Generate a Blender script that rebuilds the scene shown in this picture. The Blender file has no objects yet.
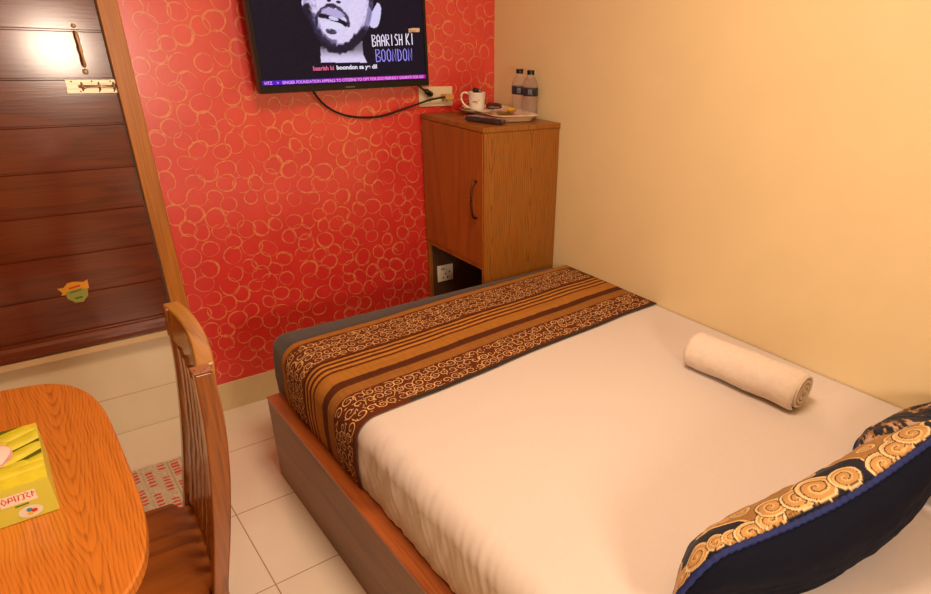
import bpy, bmesh, math, random
import numpy as np
from mathutils import Vector, Matrix, noise
random.seed(7); rng = np.random.RandomState(5)
C = bpy.context.scene.collection
R = math.radians; PI = math.pi

# ------------------------------------------------------------ camera, light, exposure
YAW, PITCH, ROLL, FPX, CX, CY = R(41.56), R(26.76), R(2.82), 622.49, 547.09, 346.88
cf = Vector((math.sin(YAW)*math.cos(PITCH), math.cos(YAW)*math.cos(PITCH), -math.sin(PITCH)))
cr = Vector((math.cos(YAW), -math.sin(YAW), 0)); cu = cr.cross(cf)
cr, cu = cr*math.cos(ROLL)+cu*math.sin(ROLL), -cr*math.sin(ROLL)+cu*math.cos(ROLL)
cam = bpy.data.objects.new('camera', bpy.data.cameras.new('camera')); C.objects.link(cam)
CAM = Vector((0, 0, 1.58))
m = Matrix((cr, cu, -cf)).transposed().to_4x4(); m.translation = CAM; cam.matrix_world = m
cam.data.sensor_width = 36; cam.data.lens = FPX*36/931
cam.data.shift_x = (465.5-CX)/931; cam.data.shift_y = (CY-297)/931
cam.data.clip_start = 0.02
bpy.context.scene.camera = cam
w = bpy.data.worlds.new('world'); bpy.context.scene.world = w; w.use_nodes = True
w.node_tree.nodes['Background'].inputs[0].default_value = (1, .72, .45, 1)
w.node_tree.nodes['Background'].inputs[1].default_value = .3
def area(name, loc, target, size, power, col):
    l = bpy.data.lights.new(name, 'AREA'); l.shape = 'DISK'; l.size = size; l.energy = power; l.color = col
    o = bpy.data.objects.new(name, l); C.objects.link(o); o.location = loc
    o.rotation_euler = (Vector(target)-Vector(loc)).to_track_quat('-Z', 'Y').to_euler(); return o
area('key_lamp', (.54, -.80, 1.32), (.8, 2.2, .9), .38, 15.5, (1, .78, .60))
area('ceiling_lamp', (.75, .9, 2.56), (.75, .9, 0), .7, 27, (1, .75, .53))
vs = bpy.context.scene.view_settings
vs.view_transform = 'Standard'; vs.look = 'None'; vs.gamma = 1; vs.use_curve_mapping = False
vs.exposure = .35

# ------------------------------------------------------------ helpers
def ray(px, py): return cf*FPX + cr*(px-CX) - cu*(py-CY)
def proj(P):
    q = Vector(P)-CAM; d = q.dot(cf); return CX+FPX*q.dot(cr)/d, CY-FPX*q.dot(cu)/d
def lin(c):
    return tuple((v/255/12.92 if v/255 <= .04045 else ((v/255+.055)/1.055)**2.4) for v in c)+(1,)

class NT:
    def __init__(s, name):
        s.m = bpy.data.materials.new(name); s.m.use_nodes = True; s.t = s.m.node_tree
        s.b = s.t.nodes['Principled BSDF']
    def n(s, typ, **kw):
        nd = s.t.nodes.new(typ)
        for k, v in kw.items():
            if k.startswith('i_'):
                key = k[2:]; nd.inputs[int(key) if key.isdigit() else key.replace('_', ' ')].default_value = v
            else: setattr(nd, k, v)
        return nd
    def l(s, a, b): s.t.links.new(a, b)
    def coord(s, scale=(1, 1, 1), rot=(0, 0, 0), loc=(0, 0, 0)):
        tc = s.n('ShaderNodeTexCoord'); mp = s.n('ShaderNodeMapping')
        mp.inputs['Scale'].default_value = scale; mp.inputs['Rotation'].default_value = rot; mp.inputs['Location'].default_value = loc
        s.l(tc.outputs['Object'], mp.inputs[0]); return mp.outputs[0]
    def ramp(s, fac, stops, interp='LINEAR'):
        r = s.n('ShaderNodeValToRGB'); r.color_ramp.interpolation = interp; e = r.color_ramp.elements
        while len(e) < len(stops): e.new(.5)
        for i, (p, c) in enumerate(stops): e[i].position = p; e[i].color = c
        s.l(fac, r.inputs[0]); return r.outputs[0]
    def math(s, op, a, b=None, c=None):
        nd = s.n('ShaderNodeMath', operation=op)
        for i, v in enumerate((a, b, c)):
            if v is None: continue
            if isinstance(v, (int, float)): nd.inputs[i].default_value = v
            else: s.l(v, nd.inputs[i])
        return nd.outputs[0]
    def bump(s, h, strength, dist=.002):
        b = s.n('ShaderNodeBump'); b.inputs['Strength'].default_value = strength; b.inputs['Distance'].default_value = dist
        s.l(h, b.inputs['Height']); s.l(b.outputs[0], s.b.inputs['Normal'])

def plain(name, col, rough=.5, metal=0, var=.06, bump=0, bscale=60, coat=0, spec=.5, sheen=0, trans=0, ior=1.45):
    k = NT(name); c = lin(col)
    nz = k.n('ShaderNodeTexNoise', i_Scale=bscale*.2, i_Detail=4.0); k.l(k.coord(), nz.inputs['Vector'])
    lo = tuple(v*(1-var) for v in c[:3])+(1,); hi = tuple(min(1, v*(1+var)) for v in c[:3])+(1,)
    k.l(k.ramp(nz.outputs[0], [(.3, lo), (.7, hi)]), k.b.inputs['Base Color'])
    k.b.inputs['Roughness'].default_value = rough; k.b.inputs['Metallic'].default_value = metal
    k.b.inputs['Specular IOR Level'].default_value = spec; k.b.inputs['Coat Weight'].default_value = coat
    k.b.inputs['Sheen Weight'].default_value = sheen; k.b.inputs['Transmission Weight'].default_value = trans
    k.b.inputs['IOR'].default_value = ior
    if bump:
        n2 = k.n('ShaderNodeTexNoise', i_Scale=bscale, i_Detail=5.0); k.l(k.coord(), n2.inputs['Vector']); k.bump(n2.outputs[0], bump)
    return k.m

def wood(name, base, dark, light=None, axis=2, rings=9, rough=.3, coat=.3, stretch=.16, scale=2.6, contrast=.75, seed=0, fine=.35, rot=(0, 0, 0)):
    """contour lines of a stretched noise read as cathedral grain; a finer streak noise on top"""
    k = NT(name); sc = [1, 1, 1]; sc[axis] = stretch
    v = k.coord(scale=sc, rot=rot, loc=(seed*1.7, seed*2.3, seed*.9))
    n1 = k.n('ShaderNodeTexNoise', i_Scale=scale, i_Detail=2.0, i_Roughness=.35); k.l(v, n1.inputs['Vector'])
    a = k.math('MULTIPLY', n1.outputs[0], rings*2.2); fr = k.math('FRACT', a)
    ring = k.ramp(fr, [(0, (0, 0, 0, 1)), (.5, (.35, .35, .35, 1)), (.86, (1, 1, 1, 1)), (1, (0, 0, 0, 1))])
    sc2 = [1, 1, 1]; sc2[axis] = .025
    v2 = k.coord(scale=sc2, rot=rot); n2 = k.n('ShaderNodeTexNoise', i_Scale=190.0, i_Detail=3.0); k.l(v2, n2.inputs['Vector'])
    st = k.ramp(n2.outputs[0], [(.36, (0, 0, 0, 1)), (.64, (1, 1, 1, 1))])
    mx = k.n('ShaderNodeMix', data_type='FLOAT'); mx.inputs[0].default_value = fine
    k.l(ring, mx.inputs[2]); k.l(st, mx.inputs[3])
    light = light or tuple(min(255, c*1.1) for c in base)
    col = k.ramp(mx.outputs[0], [(0, lin(light)), (.45, lin(base)), (1, tuple(lin(base)[i]*(1-contrast)+lin(dark)[i]*contrast for i in range(3))+(1,))])
    k.l(col, k.b.inputs['Base Color'])
    k.b.inputs['Roughness'].default_value = rough; k.b.inputs['Coat Weight'].default_value = coat; k.b.inputs['Coat Roughness'].default_value = .12
    k.bump(mx.outputs[0], .08, .001)
    return k.m

def figured(name, base, dark, across, along, centre, period, slope=16., steep=150., rough=.3, coat=.3, contrast=.6, seed=0, sharp=.012, wob=.022):
    """plain-sawn veneer: nested arches along the grain, repeated across the board"""
    k = NT(name); v = k.coord(); nz = k.n('ShaderNodeTexNoise', i_Scale=5.5, i_Detail=1.0); k.l(k.coord(loc=(seed, seed, seed)), nz.inputs['Vector'])
    sp = k.n('ShaderNodeSeparateXYZ'); k.l(v, sp.inputs[0])
    x = k.math('ADD', sp.outputs[across], k.math('MULTIPLY', k.math('SUBTRACT', nz.outputs[0], .5), wob))
    d = k.math('PINGPONG', k.math('SUBTRACT', x, centre), period)
    g = k.math('SQRT', k.math('ADD', k.math('MULTIPLY', d, d), sharp*sharp))
    n3 = k.n('ShaderNodeTexNoise', i_Scale=9.0, i_Detail=2.0); k.l(k.coord(), n3.inputs['Vector'])
    t = k.math('ADD', k.math('SUBTRACT', k.math('MULTIPLY', sp.outputs[along], slope), k.math('MULTIPLY', g, steep)), k.math('MULTIPLY', n3.outputs[0], 1.6))
    ring = k.ramp(k.math('FRACT', t), [(0, (0, 0, 0, 1)), (.5, (.3, .3, .3, 1)), (.84, (1, 1, 1, 1)), (1, (0, 0, 0, 1))])
    sc2 = [1, 1, 1]; sc2[along] = .03; n2 = k.n('ShaderNodeTexNoise', i_Scale=230.0, i_Detail=3.0); k.l(k.coord(scale=sc2), n2.inputs['Vector'])
    st = k.ramp(n2.outputs[0], [(.34, (0, 0, 0, 1)), (.66, (1, 1, 1, 1))])
    mx = k.n('ShaderNodeMix', data_type='FLOAT'); mx.inputs[0].default_value = .5; k.l(ring, mx.inputs[2]); k.l(st, mx.inputs[3])
    lb, ld = lin(base), lin(dark); lt = tuple(min(1, c*1.15) for c in lb[:3])+(1,)
    k.l(k.ramp(mx.outputs[0], [(0, lt), (.45, lb), (1, tuple(lb[i]*(1-contrast)+ld[i]*contrast for i in range(3))+(1,))]), k.b.inputs['Base Color'])
    k.b.inputs['Roughness'].default_value = rough; k.b.inputs['Coat Weight'].default_value = coat; k.b.inputs['Coat Roughness'].default_value = .12
    k.bump(mx.outputs[0], .06, .001); return k.m

def attr_mat(name, rough=.8, emit=0, sheen=0, bump=0):
    k = NT(name); k.b.inputs['Specular IOR Level'].default_value = .2; a = k.n('ShaderNodeAttribute', attribute_name='print')
    if emit:
        k.b.inputs['Base Color'].default_value = (.003, .003, .003, 1); k.b.inputs['Specular IOR Level'].default_value = .12
        k.l(a.outputs[0], k.b.inputs['Emission Color']); k.b.inputs['Emission Strength'].default_value = emit
    else: k.l(a.outputs[0], k.b.inputs['Base Color'])
    k.b.inputs['Roughness'].default_value = rough; k.b.inputs['Sheen Weight'].default_value = sheen
    if bump:
        n2 = k.n('ShaderNodeTexNoise', i_Scale=500.0, i_Detail=2.0); k.l(k.coord(), n2.inputs['Vector']); k.bump(n2.outputs[0], bump, .001)
    return k.m

def tag(o, label=None, cat=None, group=None, kind=None):
    if label: o['label'] = label
    if cat: o['category'] = cat
    if group: o['group'] = group
    if kind: o['kind'] = kind
    return o
def empty(name, loc, label=None, cat=None, group=None):
    o = bpy.data.objects.new(name, None); C.objects.link(o); o.location = loc; o.empty_display_size = .05
    return tag(o, label, cat, group)
def wloc(o):
    v = Vector(o.location)
    while o.parent: o = o.parent; v += Vector(o.location)
    return v

class MB:
    """collects shapes given in room coordinates"""
    def __init__(s): s.v = []; s.f = []; s.mi = []; s.cur = 0
    def add(s, vs, fs):
        b = len(s.v); s.v += [tuple(v) for v in vs]; s.f += [tuple(b+i for i in f) for f in fs]; s.mi += [s.cur]*len(fs); return s
    def box(s, x0, x1, y0, y1, z0, z1, M=None):
        vs = [Vector((x, y, z)) for x in (x0, x1) for y in (y0, y1) for z in (z0, z1)]
        if M: vs = [M @ v for v in vs]
        return s.add(vs, [(0, 1, 3, 2), (4, 6, 7, 5), (0, 4, 5, 1), (2, 3, 7, 6), (0, 2, 6, 4), (1, 5, 7, 3)])
    def prism(s, pts, fn0, fn1):
        n = len(pts); vs = [fn0(p) for p in pts]+[fn1(p) for p in pts]
        fs = [tuple(range(n))[::-1], tuple(range(n, 2*n))]+[(i, (i+1) % n, n+(i+1) % n, n+i) for i in range(n)]
        return s.add(vs, fs)
    def tube(s, path, r, n=10, cap=True, up=Vector((0, 0, 1))):
        path = [Vector(p) for p in path]; rs = r if isinstance(r, (list, tuple)) else [r]*len(path); rings = []
        for i, p in enumerate(path):
            t = (path[min(i+1, len(path)-1)]-path[max(i-1, 0)]).normalized()
            a = t.cross(up); a = a.normalized() if a.length > 1e-4 else t.cross(Vector((1, 0, 0))).normalized(); b = t.cross(a)
            rings.append([p+(a*math.cos(2*PI*j/n)+b*math.sin(2*PI*j/n))*rs[i] for j in range(n)])
        vs = [v for rg in rings for v in rg]; fs = []
        for i in range(len(path)-1):
            for j in range(n): fs.append((i*n+j, i*n+(j+1) % n, (i+1)*n+(j+1) % n, (i+1)*n+j))
        if cap: fs += [tuple(range(n))[::-1], tuple(range((len(path)-1)*n, len(path)*n))]
        return s.add(vs, fs)
    def lathe(s, c, prof, n=28, M=None):
        c = Vector(c); vs = []; fs = []
        for r, z in prof:
            for j in range(n):
                v = Vector((r*math.cos(2*PI*j/n), r*math.sin(2*PI*j/n), z)); vs.append(c+(M @ v if M else v))
        for i in range(len(prof)-1):
            for j in range(n): fs.append((i*n+j, i*n+(j+1) % n, (i+1)*n+(j+1) % n, (i+1)*n+j))
        fs += [tuple(range(n))[::-1], tuple(range((len(prof)-1)*n, len(prof)*n))]
        return s.add(vs, fs)
    def grid(s, nu, nv, fn):
        vs = [fn(i/(nu-1), j/(nv-1)) for i in range(nu) for j in range(nv)]
        return s.add(vs, [(i*nv+j, (i+1)*nv+j, (i+1)*nv+j+1, i*nv+j+1) for i in range(nu-1) for j in range(nv-1)])
    def ribbon(s, pts, wd, fn, closed=False):
        """stroke of a 2D path laid on a surface by fn(a, b)"""
        n = len(pts); vs = []; ws = wd if isinstance(wd, (list, tuple)) else [wd]*n
        for i, p in enumerate(pts):
            q0 = pts[(i-1) % n] if (closed or i) else p; q1 = pts[(i+1) % n] if (closed or i < n-1) else p
            dx, dy = q1[0]-q0[0], q1[1]-q0[1]; L = math.hypot(dx, dy) or 1; nx, ny = -dy/L*ws[i]/2, dx/L*ws[i]/2
            vs += [fn(p[0]+nx, p[1]+ny), fn(p[0]-nx, p[1]-ny)]
        k = n if closed else n-1
        return s.add(vs, [(2*i, 2*i+1, 2*((i+1) % n)+1, 2*((i+1) % n)) for i in range(k)])
    def build(s, name, mat, parent=None, bevel=0, smooth=False, seg=2, solid=0, sub=0):
        off = wloc(parent) if parent else Vector((0, 0, 0))
        me = bpy.data.meshes.new(name); me.from_pydata([tuple(Vector(v)-off) for v in s.v], [], s.f)
        for mm in (mat if isinstance(mat, list) else [mat]): me.materials.append(mm)
        me.polygons.foreach_set('material_index', s.mi); me.update()
        bm = bmesh.new(); bm.from_mesh(me)
        if s.recalc: bmesh.ops.recalc_face_normals(bm, faces=bm.faces)
        bm.to_mesh(me); bm.free()
        o = bpy.data.objects.new(name, me); C.objects.link(o)
        if parent: o.parent = parent
        if smooth: me.polygons.foreach_set('use_smooth', [True]*len(me.polygons))
        if solid: md = o.modifiers.new('solid', 'SOLIDIFY'); md.thickness = solid; md.offset = -1
        if bevel:
            md = o.modifiers.new('bevel', 'BEVEL'); md.width = bevel; md.segments = seg; md.limit_method = 'ANGLE'; md.angle_limit = R(35)
            me.polygons.foreach_set('use_smooth', [True]*len(me.polygons)); md.harden_normals = True
        if sub: md = o.modifiers.new('sub', 'SUBSURF'); md.levels = md.render_levels = sub
        return o
    recalc = True
def smoothpoly(pts, n=8, closed=False):
    out = []; N = len(pts)
    for i in range(N if closed else N-1):
        g = lambda k: Vector(pts[k % N] if closed else pts[max(0, min(N-1, k))])
        p0, p1, p2, p3 = g(i-1), g(i), g(i+1), g(i+2)
        for j in range(n):
            t = j/n; out.append(tuple(.5*((2*p1)+(p2-p0)*t+(2*p0-5*p1+4*p2-p3)*t*t+(3*p1-p0-3*p2+p3)*t**3)))
    if not closed: out.append(tuple(pts[-1]))
    return out
def sstep(a, b, x): x = np.clip((x-a)/(b-a), 0, 1); return x*x*(3-2*x)
def fbm(x, y, sc, seed=0, octv=4):
    """value noise on numpy arrays"""
    r = np.random.RandomState(seed); T = r.rand(64, 64); out = 0; amp = 1; tot = 0
    for o in range(octv):
        X = x*sc+17.3*o; Y = y*sc+5.1*o; xi = np.floor(X).astype(int); yi = np.floor(Y).astype(int); fx = X-xi; fy = Y-yi
        fx = fx*fx*(3-2*fx); fy = fy*fy*(3-2*fy); g = lambda a, b: T[a % 64, b % 64]
        out = out+amp*((g(xi, yi)*(1-fx)+g(xi+1, yi)*fx)*(1-fy)+(g(xi, yi+1)*(1-fx)+g(xi+1, yi+1)*fx)*fy); tot += amp; amp *= .5; sc *= 2
    return out/tot
def paint(o, cols):
    """per-vertex print colours (the thing's own pattern)"""
    a = o.data.color_attributes.new('print', 'FLOAT_COLOR', 'POINT')
    c = np.ones((len(o.data.vertices), 4), np.float32); s = np.clip(cols, 0, 255)/255
    c[:, :3] = np.where(s <= .04045, s/12.92, ((s+.055)/1.055)**2.4); a.data.foreach_set('color', c.ravel())
def text_obj(name, body, size, O, U, V, mat, parent, xs=1, sx=0):
    cu_ = bpy.data.curves.new(name, 'FONT'); cu_.body = body; cu_.size = size; cu_.offset = size*.012+sx
    t = bpy.data.objects.new(name, cu_); C.objects.link(t); bpy.context.view_layer.update()
    me = bpy.data.meshes.new_from_object(t.evaluated_get(bpy.context.evaluated_depsgraph_get()))
    bpy.data.objects.remove(t); off = wloc(parent)
    for v in me.vertices: v.co = Vector(O)+Vector(U)*v.co.x*xs+Vector(V)*v.co.y-off
    me.materials.clear(); me.materials.append(mat)
    o = bpy.data.objects.new(name, me); C.objects.link(o); o.parent = parent; return o
def copy_tree(o, parent=None):
    c = o.copy(); C.objects.link(c); c.parent = parent
    for ch in list(o.children): copy_tree(ch, c)
    return c

# ------------------------------------------------------------ materials
M = {}
M['cream'] = plain('cream_paint', (229, 208, 162), .45, var=.02, bump=.03, bscale=25, spec=.4)
M['ceil'] = plain('ceiling_paint', (240, 226, 205), .8, var=.02)
M['chrome'] = plain('chrome', (196, 180, 156), .34, metal=.85, var=.02)
M['brass'] = plain('brushed_brass', (212, 182, 140), .35, metal=.3)
M['black'] = plain('black_plastic', (9, 8, 9), .3)
M['rubber'] = plain('black_rubber', (16, 15, 15), .5)
M['ivory'] = plain('ivory_plastic', (228, 212, 178), .35, var=.02)
M['hole'] = plain('socket_hole', (40, 30, 25), .6)
M['china'] = plain('white_china', (235, 228, 215), .15, var=.02, coat=.5)
M['laminate'] = wood('bed_side_laminate', (130, 88, 48), (88, 56, 28), axis=1, rings=3, rough=.42, coat=0, scale=3, contrast=.7, fine=.6, stretch=.08)
M['bed_top'] = wood('bed_rail_wood', (158, 84, 36), (104, 46, 18), axis=1, rings=4, rough=.3, contrast=.6, fine=.5)
M['cab_side'] = figured('cabinet_veneer', (150, 92, 26), (92, 48, 10), 0, 2, -.166, .108, slope=7., steep=95., contrast=.95, rough=.38, coat=.1, seed=3)
M['cab_door'] = wood('cabinet_door_veneer', (152, 84, 24), (116, 56, 14), axis=2, rings=3, rough=.36, coat=.1, scale=3, contrast=.5, fine=.6, seed=5)
M['cab_in'] = wood('cabinet_inside', (78, 48, 30), (50, 28, 18), axis=2, rings=3, rough=.6, coat=0)
M['table'] = figured('table_veneer', (203, 122, 44), (128, 60, 14), 0, 1, .315, .165, slope=15., steep=170., contrast=.66, rough=.3, coat=.35, seed=1, sharp=.014)
M['chair'] = wood('chair_wood', (138, 78, 26), (80, 40, 12), axis=2, rings=7, rough=.24, coat=.45, scale=7, stretch=.16, contrast=.6, fine=.5, seed=6)
M['chair_rail'] = wood('chair_rail_wood', (154, 106, 34), (104, 62, 16), axis=1, rings=4, rough=.22, coat=.5, scale=5, contrast=.6)
M['seat'] = wood('chair_seat_wood', (158, 90, 34), (110, 56, 20), axis=0, rings=5, rough=.28, coat=.4, scale=4, contrast=.7)
M['door'] = wood('door_wood', (102, 42, 16), (64, 22, 9), axis=0, rings=3, rough=.19, coat=.6, scale=6, stretch=.1, contrast=.6, fine=.5)
M['frame'] = wood('door_frame_wood', (176, 112, 38), (140, 80, 26), axis=2, rings=3, rough=.35, coat=.2, scale=5, contrast=.5, fine=.6)
M['sheet'] = plain('white_cotton', (214, 202, 194), .85, var=.015, bump=.12, bscale=420, spec=.2, sheen=.2)
M['towel'] = plain('terry_cotton', (224, 208, 192), .95, var=.04, bump=.9, bscale=300, spec=.1, sheen=.4)
M['grey'] = plain('charcoal_cotton', (78, 76, 78), .9, var=.06, bump=.2, bscale=380, spec=.15, sheen=.2)
M['navy'] = plain('navy_cotton', (8, 12, 28), .85, var=.1, bump=.2, bscale=400, spec=.2)
M['cord'] = plain('blue_cord', (16, 32, 92), .7, var=.15, bump=.4, bscale=300)
M['gold_thread'] = plain('gold_thread', (222, 176, 118), .6, var=.12)

# red wall paint, brush-drawn gold rings are thin strokes in the same wall mesh
k = NT('red_paint'); nz = k.n('ShaderNodeTexNoise', i_Scale=7.0, i_Detail=6.0); k.l(k.coord(), nz.inputs['Vector'])
k.l(k.ramp(nz.outputs[0], [(.3, lin((210, 38, 36))), (.7, lin((222, 52, 43)))]), k.b.inputs['Base Color'])
k.b.inputs['Roughness'].default_value = .38; k.b.inputs['Specular IOR Level'].default_value = .6
n2 = k.n('ShaderNodeTexNoise', i_Scale=22.0, i_Detail=6.0); k.l(k.coord(), n2.inputs['Vector']); k.bump(n2.outputs[0], .25, .004); k.b.inputs['Coat Weight'].default_value = 1; k.b.inputs['Coat IOR'].default_value = 1.8; k.b.inputs['Coat Roughness'].default_value = .24; M['red'] = k.m
k = NT('gold_ring_paint'); nz = k.n('ShaderNodeTexNoise', i_Scale=60.0, i_Detail=4.0); k.l(k.coord(), nz.inputs['Vector'])
k.l(k.ramp(nz.outputs[0], [(.35, lin((216, 92, 62))), (.6, lin((232, 140, 92)))]), k.b.inputs['Base Color'])
k.b.inputs['Roughness'].default_value = .35; k.b.inputs['Coat Weight'].default_value = 1; k.b.inputs['Coat IOR'].default_value = 1.8; k.b.inputs['Coat Roughness'].default_value = .24; M['ring'] = k.m

# floor tiles
def tile_mat(name, col, grout, px, py, ox, oy, swap=None, rough=.18):
    k = NT(name); tc = k.n('ShaderNodeTexCoord'); sp = k.n('ShaderNodeSeparateXYZ'); k.l(tc.outputs['Object'], sp.inputs[0])
    ax = sp.outputs[0]; ay = sp.outputs[2 if swap else 1]
    def line(v, p, o_):
        f = k.math('FRACT', k.math('DIVIDE', k.math('SUBTRACT', v, o_-p*50), p)); d = k.math('ABSOLUTE', k.math('SUBTRACT', f, .5))
        return k.math('GREATER_THAN', d, .5-.0022/p*.8)
    g = k.math('MAXIMUM', line(ax, px, ox), line(ay, py, oy))
    nz = k.n('ShaderNodeTexNoise', i_Scale=3.0, i_Detail=6.0); k.l(k.coord(), nz.inputs['Vector'])
    c = lin(col); base = k.ramp(nz.outputs[0], [(.3, tuple(v*.93 for v in c[:3])+(1,)), (.7, c)])
    mx = k.n('ShaderNodeMix', data_type='RGBA'); k.l(g, mx.inputs[0]); k.l(base, mx.inputs[6]); mx.inputs[7].default_value = lin(grout)
    k.l(mx.outputs[2], k.b.inputs['Base Color']); k.b.inputs['Roughness'].default_value = rough
    k.bump(k.math('SUBTRACT', 1.0, g), .4, .001); return k.m
M['tile'] = tile_mat('floor_tile', (236, 222, 202), (158, 126, 98), .396, .396, .313, 1.578)
M['riser_tile'] = tile_mat('riser_tile', (232, 218, 190), (196, 168, 134), 1.2, .24, -.46, .168, swap=True, rough=.25)
M['base_tile'] = plain('baseboard_tile', (214, 190, 146), .3, var=.03)
M['sill'] = plain('sill_stone', (216, 188, 146), .3, var=.05)

# ------------------------------------------------------------ room
WX, WY, H = 1.962, 2.702, 2.62; LX, FY = -.86, -1.0
def struct(mb, name, mat, **kw): return tag(mb.build(name, mat, **kw), kind='structure')
DX0, DX1, DZ0, DZ1 = -.43, .372, .434, 2.36           # door leaf opening
struct(MB().box(LX-.1, WX+.1, FY-.1, WY+.2, -.1, 0), 'floor', M['tile'])
struct(MB().box(LX-.1, WX+.1, FY-.1, WY+.2, H, H+.1), 'ceiling', M['ceil'])
struct(MB().box(WX, WX+.1, FY, WY+.1, 0, H), 'wall_right', M['cream'])
struct(MB().box(LX-.1, LX, FY, WY+.1, 0, H), 'wall_left', M['cream'])
struct(MB().box(LX-.1, WX+.1, FY-.1, FY, 0, H), 'wall_front', M['cream'])
wb = MB(); TX0, TX1 = DX0-.059, .431
wb.box(TX1, WX+.1, WY, WY+.1, 0, H); wb.box(LX, TX0, WY, WY+.1, 0, H); wb.box(TX0, TX1, WY, WY+.1, DZ1+.06, H); wb.cur = 1
# rings
pts = []; NR = 0
def ok(p, d):
    return all((p[0]-q[0])**2+(p[1]-q[1])**2 > d*d for q in pts[-4000:])
for _ in range(9000):
    p = (random.uniform(TX1+.02, WX-.02), random.uniform(.16, H-.04))
    if ok(p, .053): pts.append(p)
for i, (x, z) in enumerate(pts):
    r = random.uniform(.028, .040); e = random.uniform(.85, 1.0); a0 = random.uniform(0, 6.28); ph = random.uniform(0, 6.28)
    for lp in range(random.choice((1, 1, 2))):
        n = 30; span = random.uniform(5.0, 6.5); rr = r*random.uniform(.93, 1.05); st = random.uniform(0, 6.28); pl = []; ww = []
        dx, dz = random.uniform(-.003, .003), random.uniform(-.003, .003)
        for j in range(n+1):
            t = st+span*j/n; q = rr*(1+.05*math.sin(2*t+ph)+.03*math.sin(3*t+a0))
            px_, pz_ = q*math.cos(t), e*q*math.sin(t); c_, s_ = math.cos(a0), math.sin(a0)
            pl.append((min(WX-.003, max(TX1+.003, x+dx+px_*c_-pz_*s_)), max(.137, z+dz+px_*s_+pz_*c_)))
            ww.append((.0042+.0018*math.sin(t+ph))*(.35+.65*min(1, min(j, n-j)/5)))
        b_i = len(wb.v); wb.ribbon(pl, ww, lambda a, b: Vector((a, WY, b))); NR += 1
        for q in range(b_i, len(wb.v)): vq = wb.v[q]; wb.v[q] = (vq[0], WY-.0006-.00003*(NR % 53)-.000012*((q-b_i)//2), vq[2])
wb.recalc = False
struct(wb, 'wall_back', [M['red'], M['ring']])
struct(MB().box(TX1, WX, WY-.006, WY, 0, .134), 'baseboard_back', M['base_tile'], bevel=.001)
# threshold riser and sill under the door
struct(MB().box(TX0, TX1, WY+.068, WY+.1, 0, .41), 'trim_3', M['riser_tile'])
struct(MB().box(TX0, TX1, WY+.012, WY+.11, .407, .434), 'trim_2', M['sill'], bevel=.002)
# door casing
tr = MB(); tr.box(DX1, TX1, WY-.014, WY+.07, .40, DZ1+.06); tr.box(TX0, DX0, WY-.014, WY+.07, .40, DZ1+.06); tr.box(DX0, DX1, WY-.014, WY+.07, DZ1, DZ1+.06)
struct(tr, 'trim_1', M['frame'], bevel=.003)
struct(MB().box(DX1, TX1, WY-.001, WY+.1, 0, .40).box(TX0, DX0, WY-.001, WY+.1, 0, .40), 'trim_4', M['riser_tile'])
# door leaf: boards with V-grooves
DY = WY+.012
d = empty('door_1', (DX0, DY, DZ0)); tag(d, kind='structure')
dm = MB(); zs = [DZ0+.003, .507]
while zs[-1] < DZ1: zs.append(zs[-1]+.1445)
zs[-1] = DZ1-.003
prof = []
for a, b in zip(zs[:-1], zs[1:]):
    prof += [(a+.0045, 0) if a > .5 else (a, 0), (b-.0045, 0), (b-.002, .006), (b+.002, .006)]
prof = prof[:-2]+[(zs[-1], 0)]
dm.prism([(p[0], p[1]) for p in prof]+[(zs[-1], .035), (zs[0], .035)], lambda p: Vector((DX0+.003, DY+p[1], p[0])), lambda p: Vector((DX1-.003, DY+p[1], p[0])))
dm.build('leaf', M['door'], d)
dm = MB(); dm.prism([(0, 0), (-.010, .004), (-.013, .02), (-.013, .04), (-.006, .052), (0, .055)], lambda p: Vector((DX0+.006, DY+p[0], DZ0+.006+p[1])), lambda p: Vector((DX1-.006, DY+p[0], DZ0+.006+p[1])))
dm.build('kick_rail', M['door'], d, smooth=False)
def onY(y, px, py):
    q = ray(px, py); return CAM+q*((y-CAM.y)/q.y)
# pull handle (slim brass bar)
h0, h1 = onY(DY-.03, 74.5, 28), onY(DY-.03, 87, 71)
hx = (h0.x+h1.x)/2
hm = MB(); zt, zb = h0.z, h1.z
hm.tube([(hx, DY, zt-.012), (hx, DY-.024, zt-.014), (hx, DY-.03, zt-.03), (hx, DY-.032, (zt+zb)/2), (hx, DY-.03, zb+.03), (hx, DY-.024, zb+.014), (hx, DY, zb+.012)], [.004, .0045, .005, .0055, .005, .0045, .004], 10)
hm.tube([(hx, DY-.001, zb-.004), (hx, DY-.010, zb-.004)], [.009, .006], 14)
hm.tube([(hx, DY-.001, zt+.006), (hx, DY-.008, zt+.006)], [.007, .005], 14)
tag(hm.build('door_handle', M['brass'], d, smooth=True), 'slim brass pull handle')
b0, b1 = onY(DY, 65.5, 86), onY(DY, 119, 86.5)
bz = (b0.z+b1.z)/2
bm_ = MB(); bm_.box(b0.x, b1.x-.006, DY-.003, DY, bz-.021, bz-.008); bm_.box(b0.x+.002, b1.x-.006, DY-.003, DY, bz+.008, bz+.021); bm_.box(b0.x+.002, b1.x-.006, DY-.001, DY, bz-.008, bz+.008)
bolt = bm_.build('bolt', M['chrome'], d, bevel=.001); tag(bolt, 'polished steel sliding bolt')
MB().tube([(b0.x+.035, DY-.007, bz), (b1.x+.012, DY-.007, bz)], .0042, 12).build('bolt_rod', M['chrome'], bolt, smooth=True)
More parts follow.
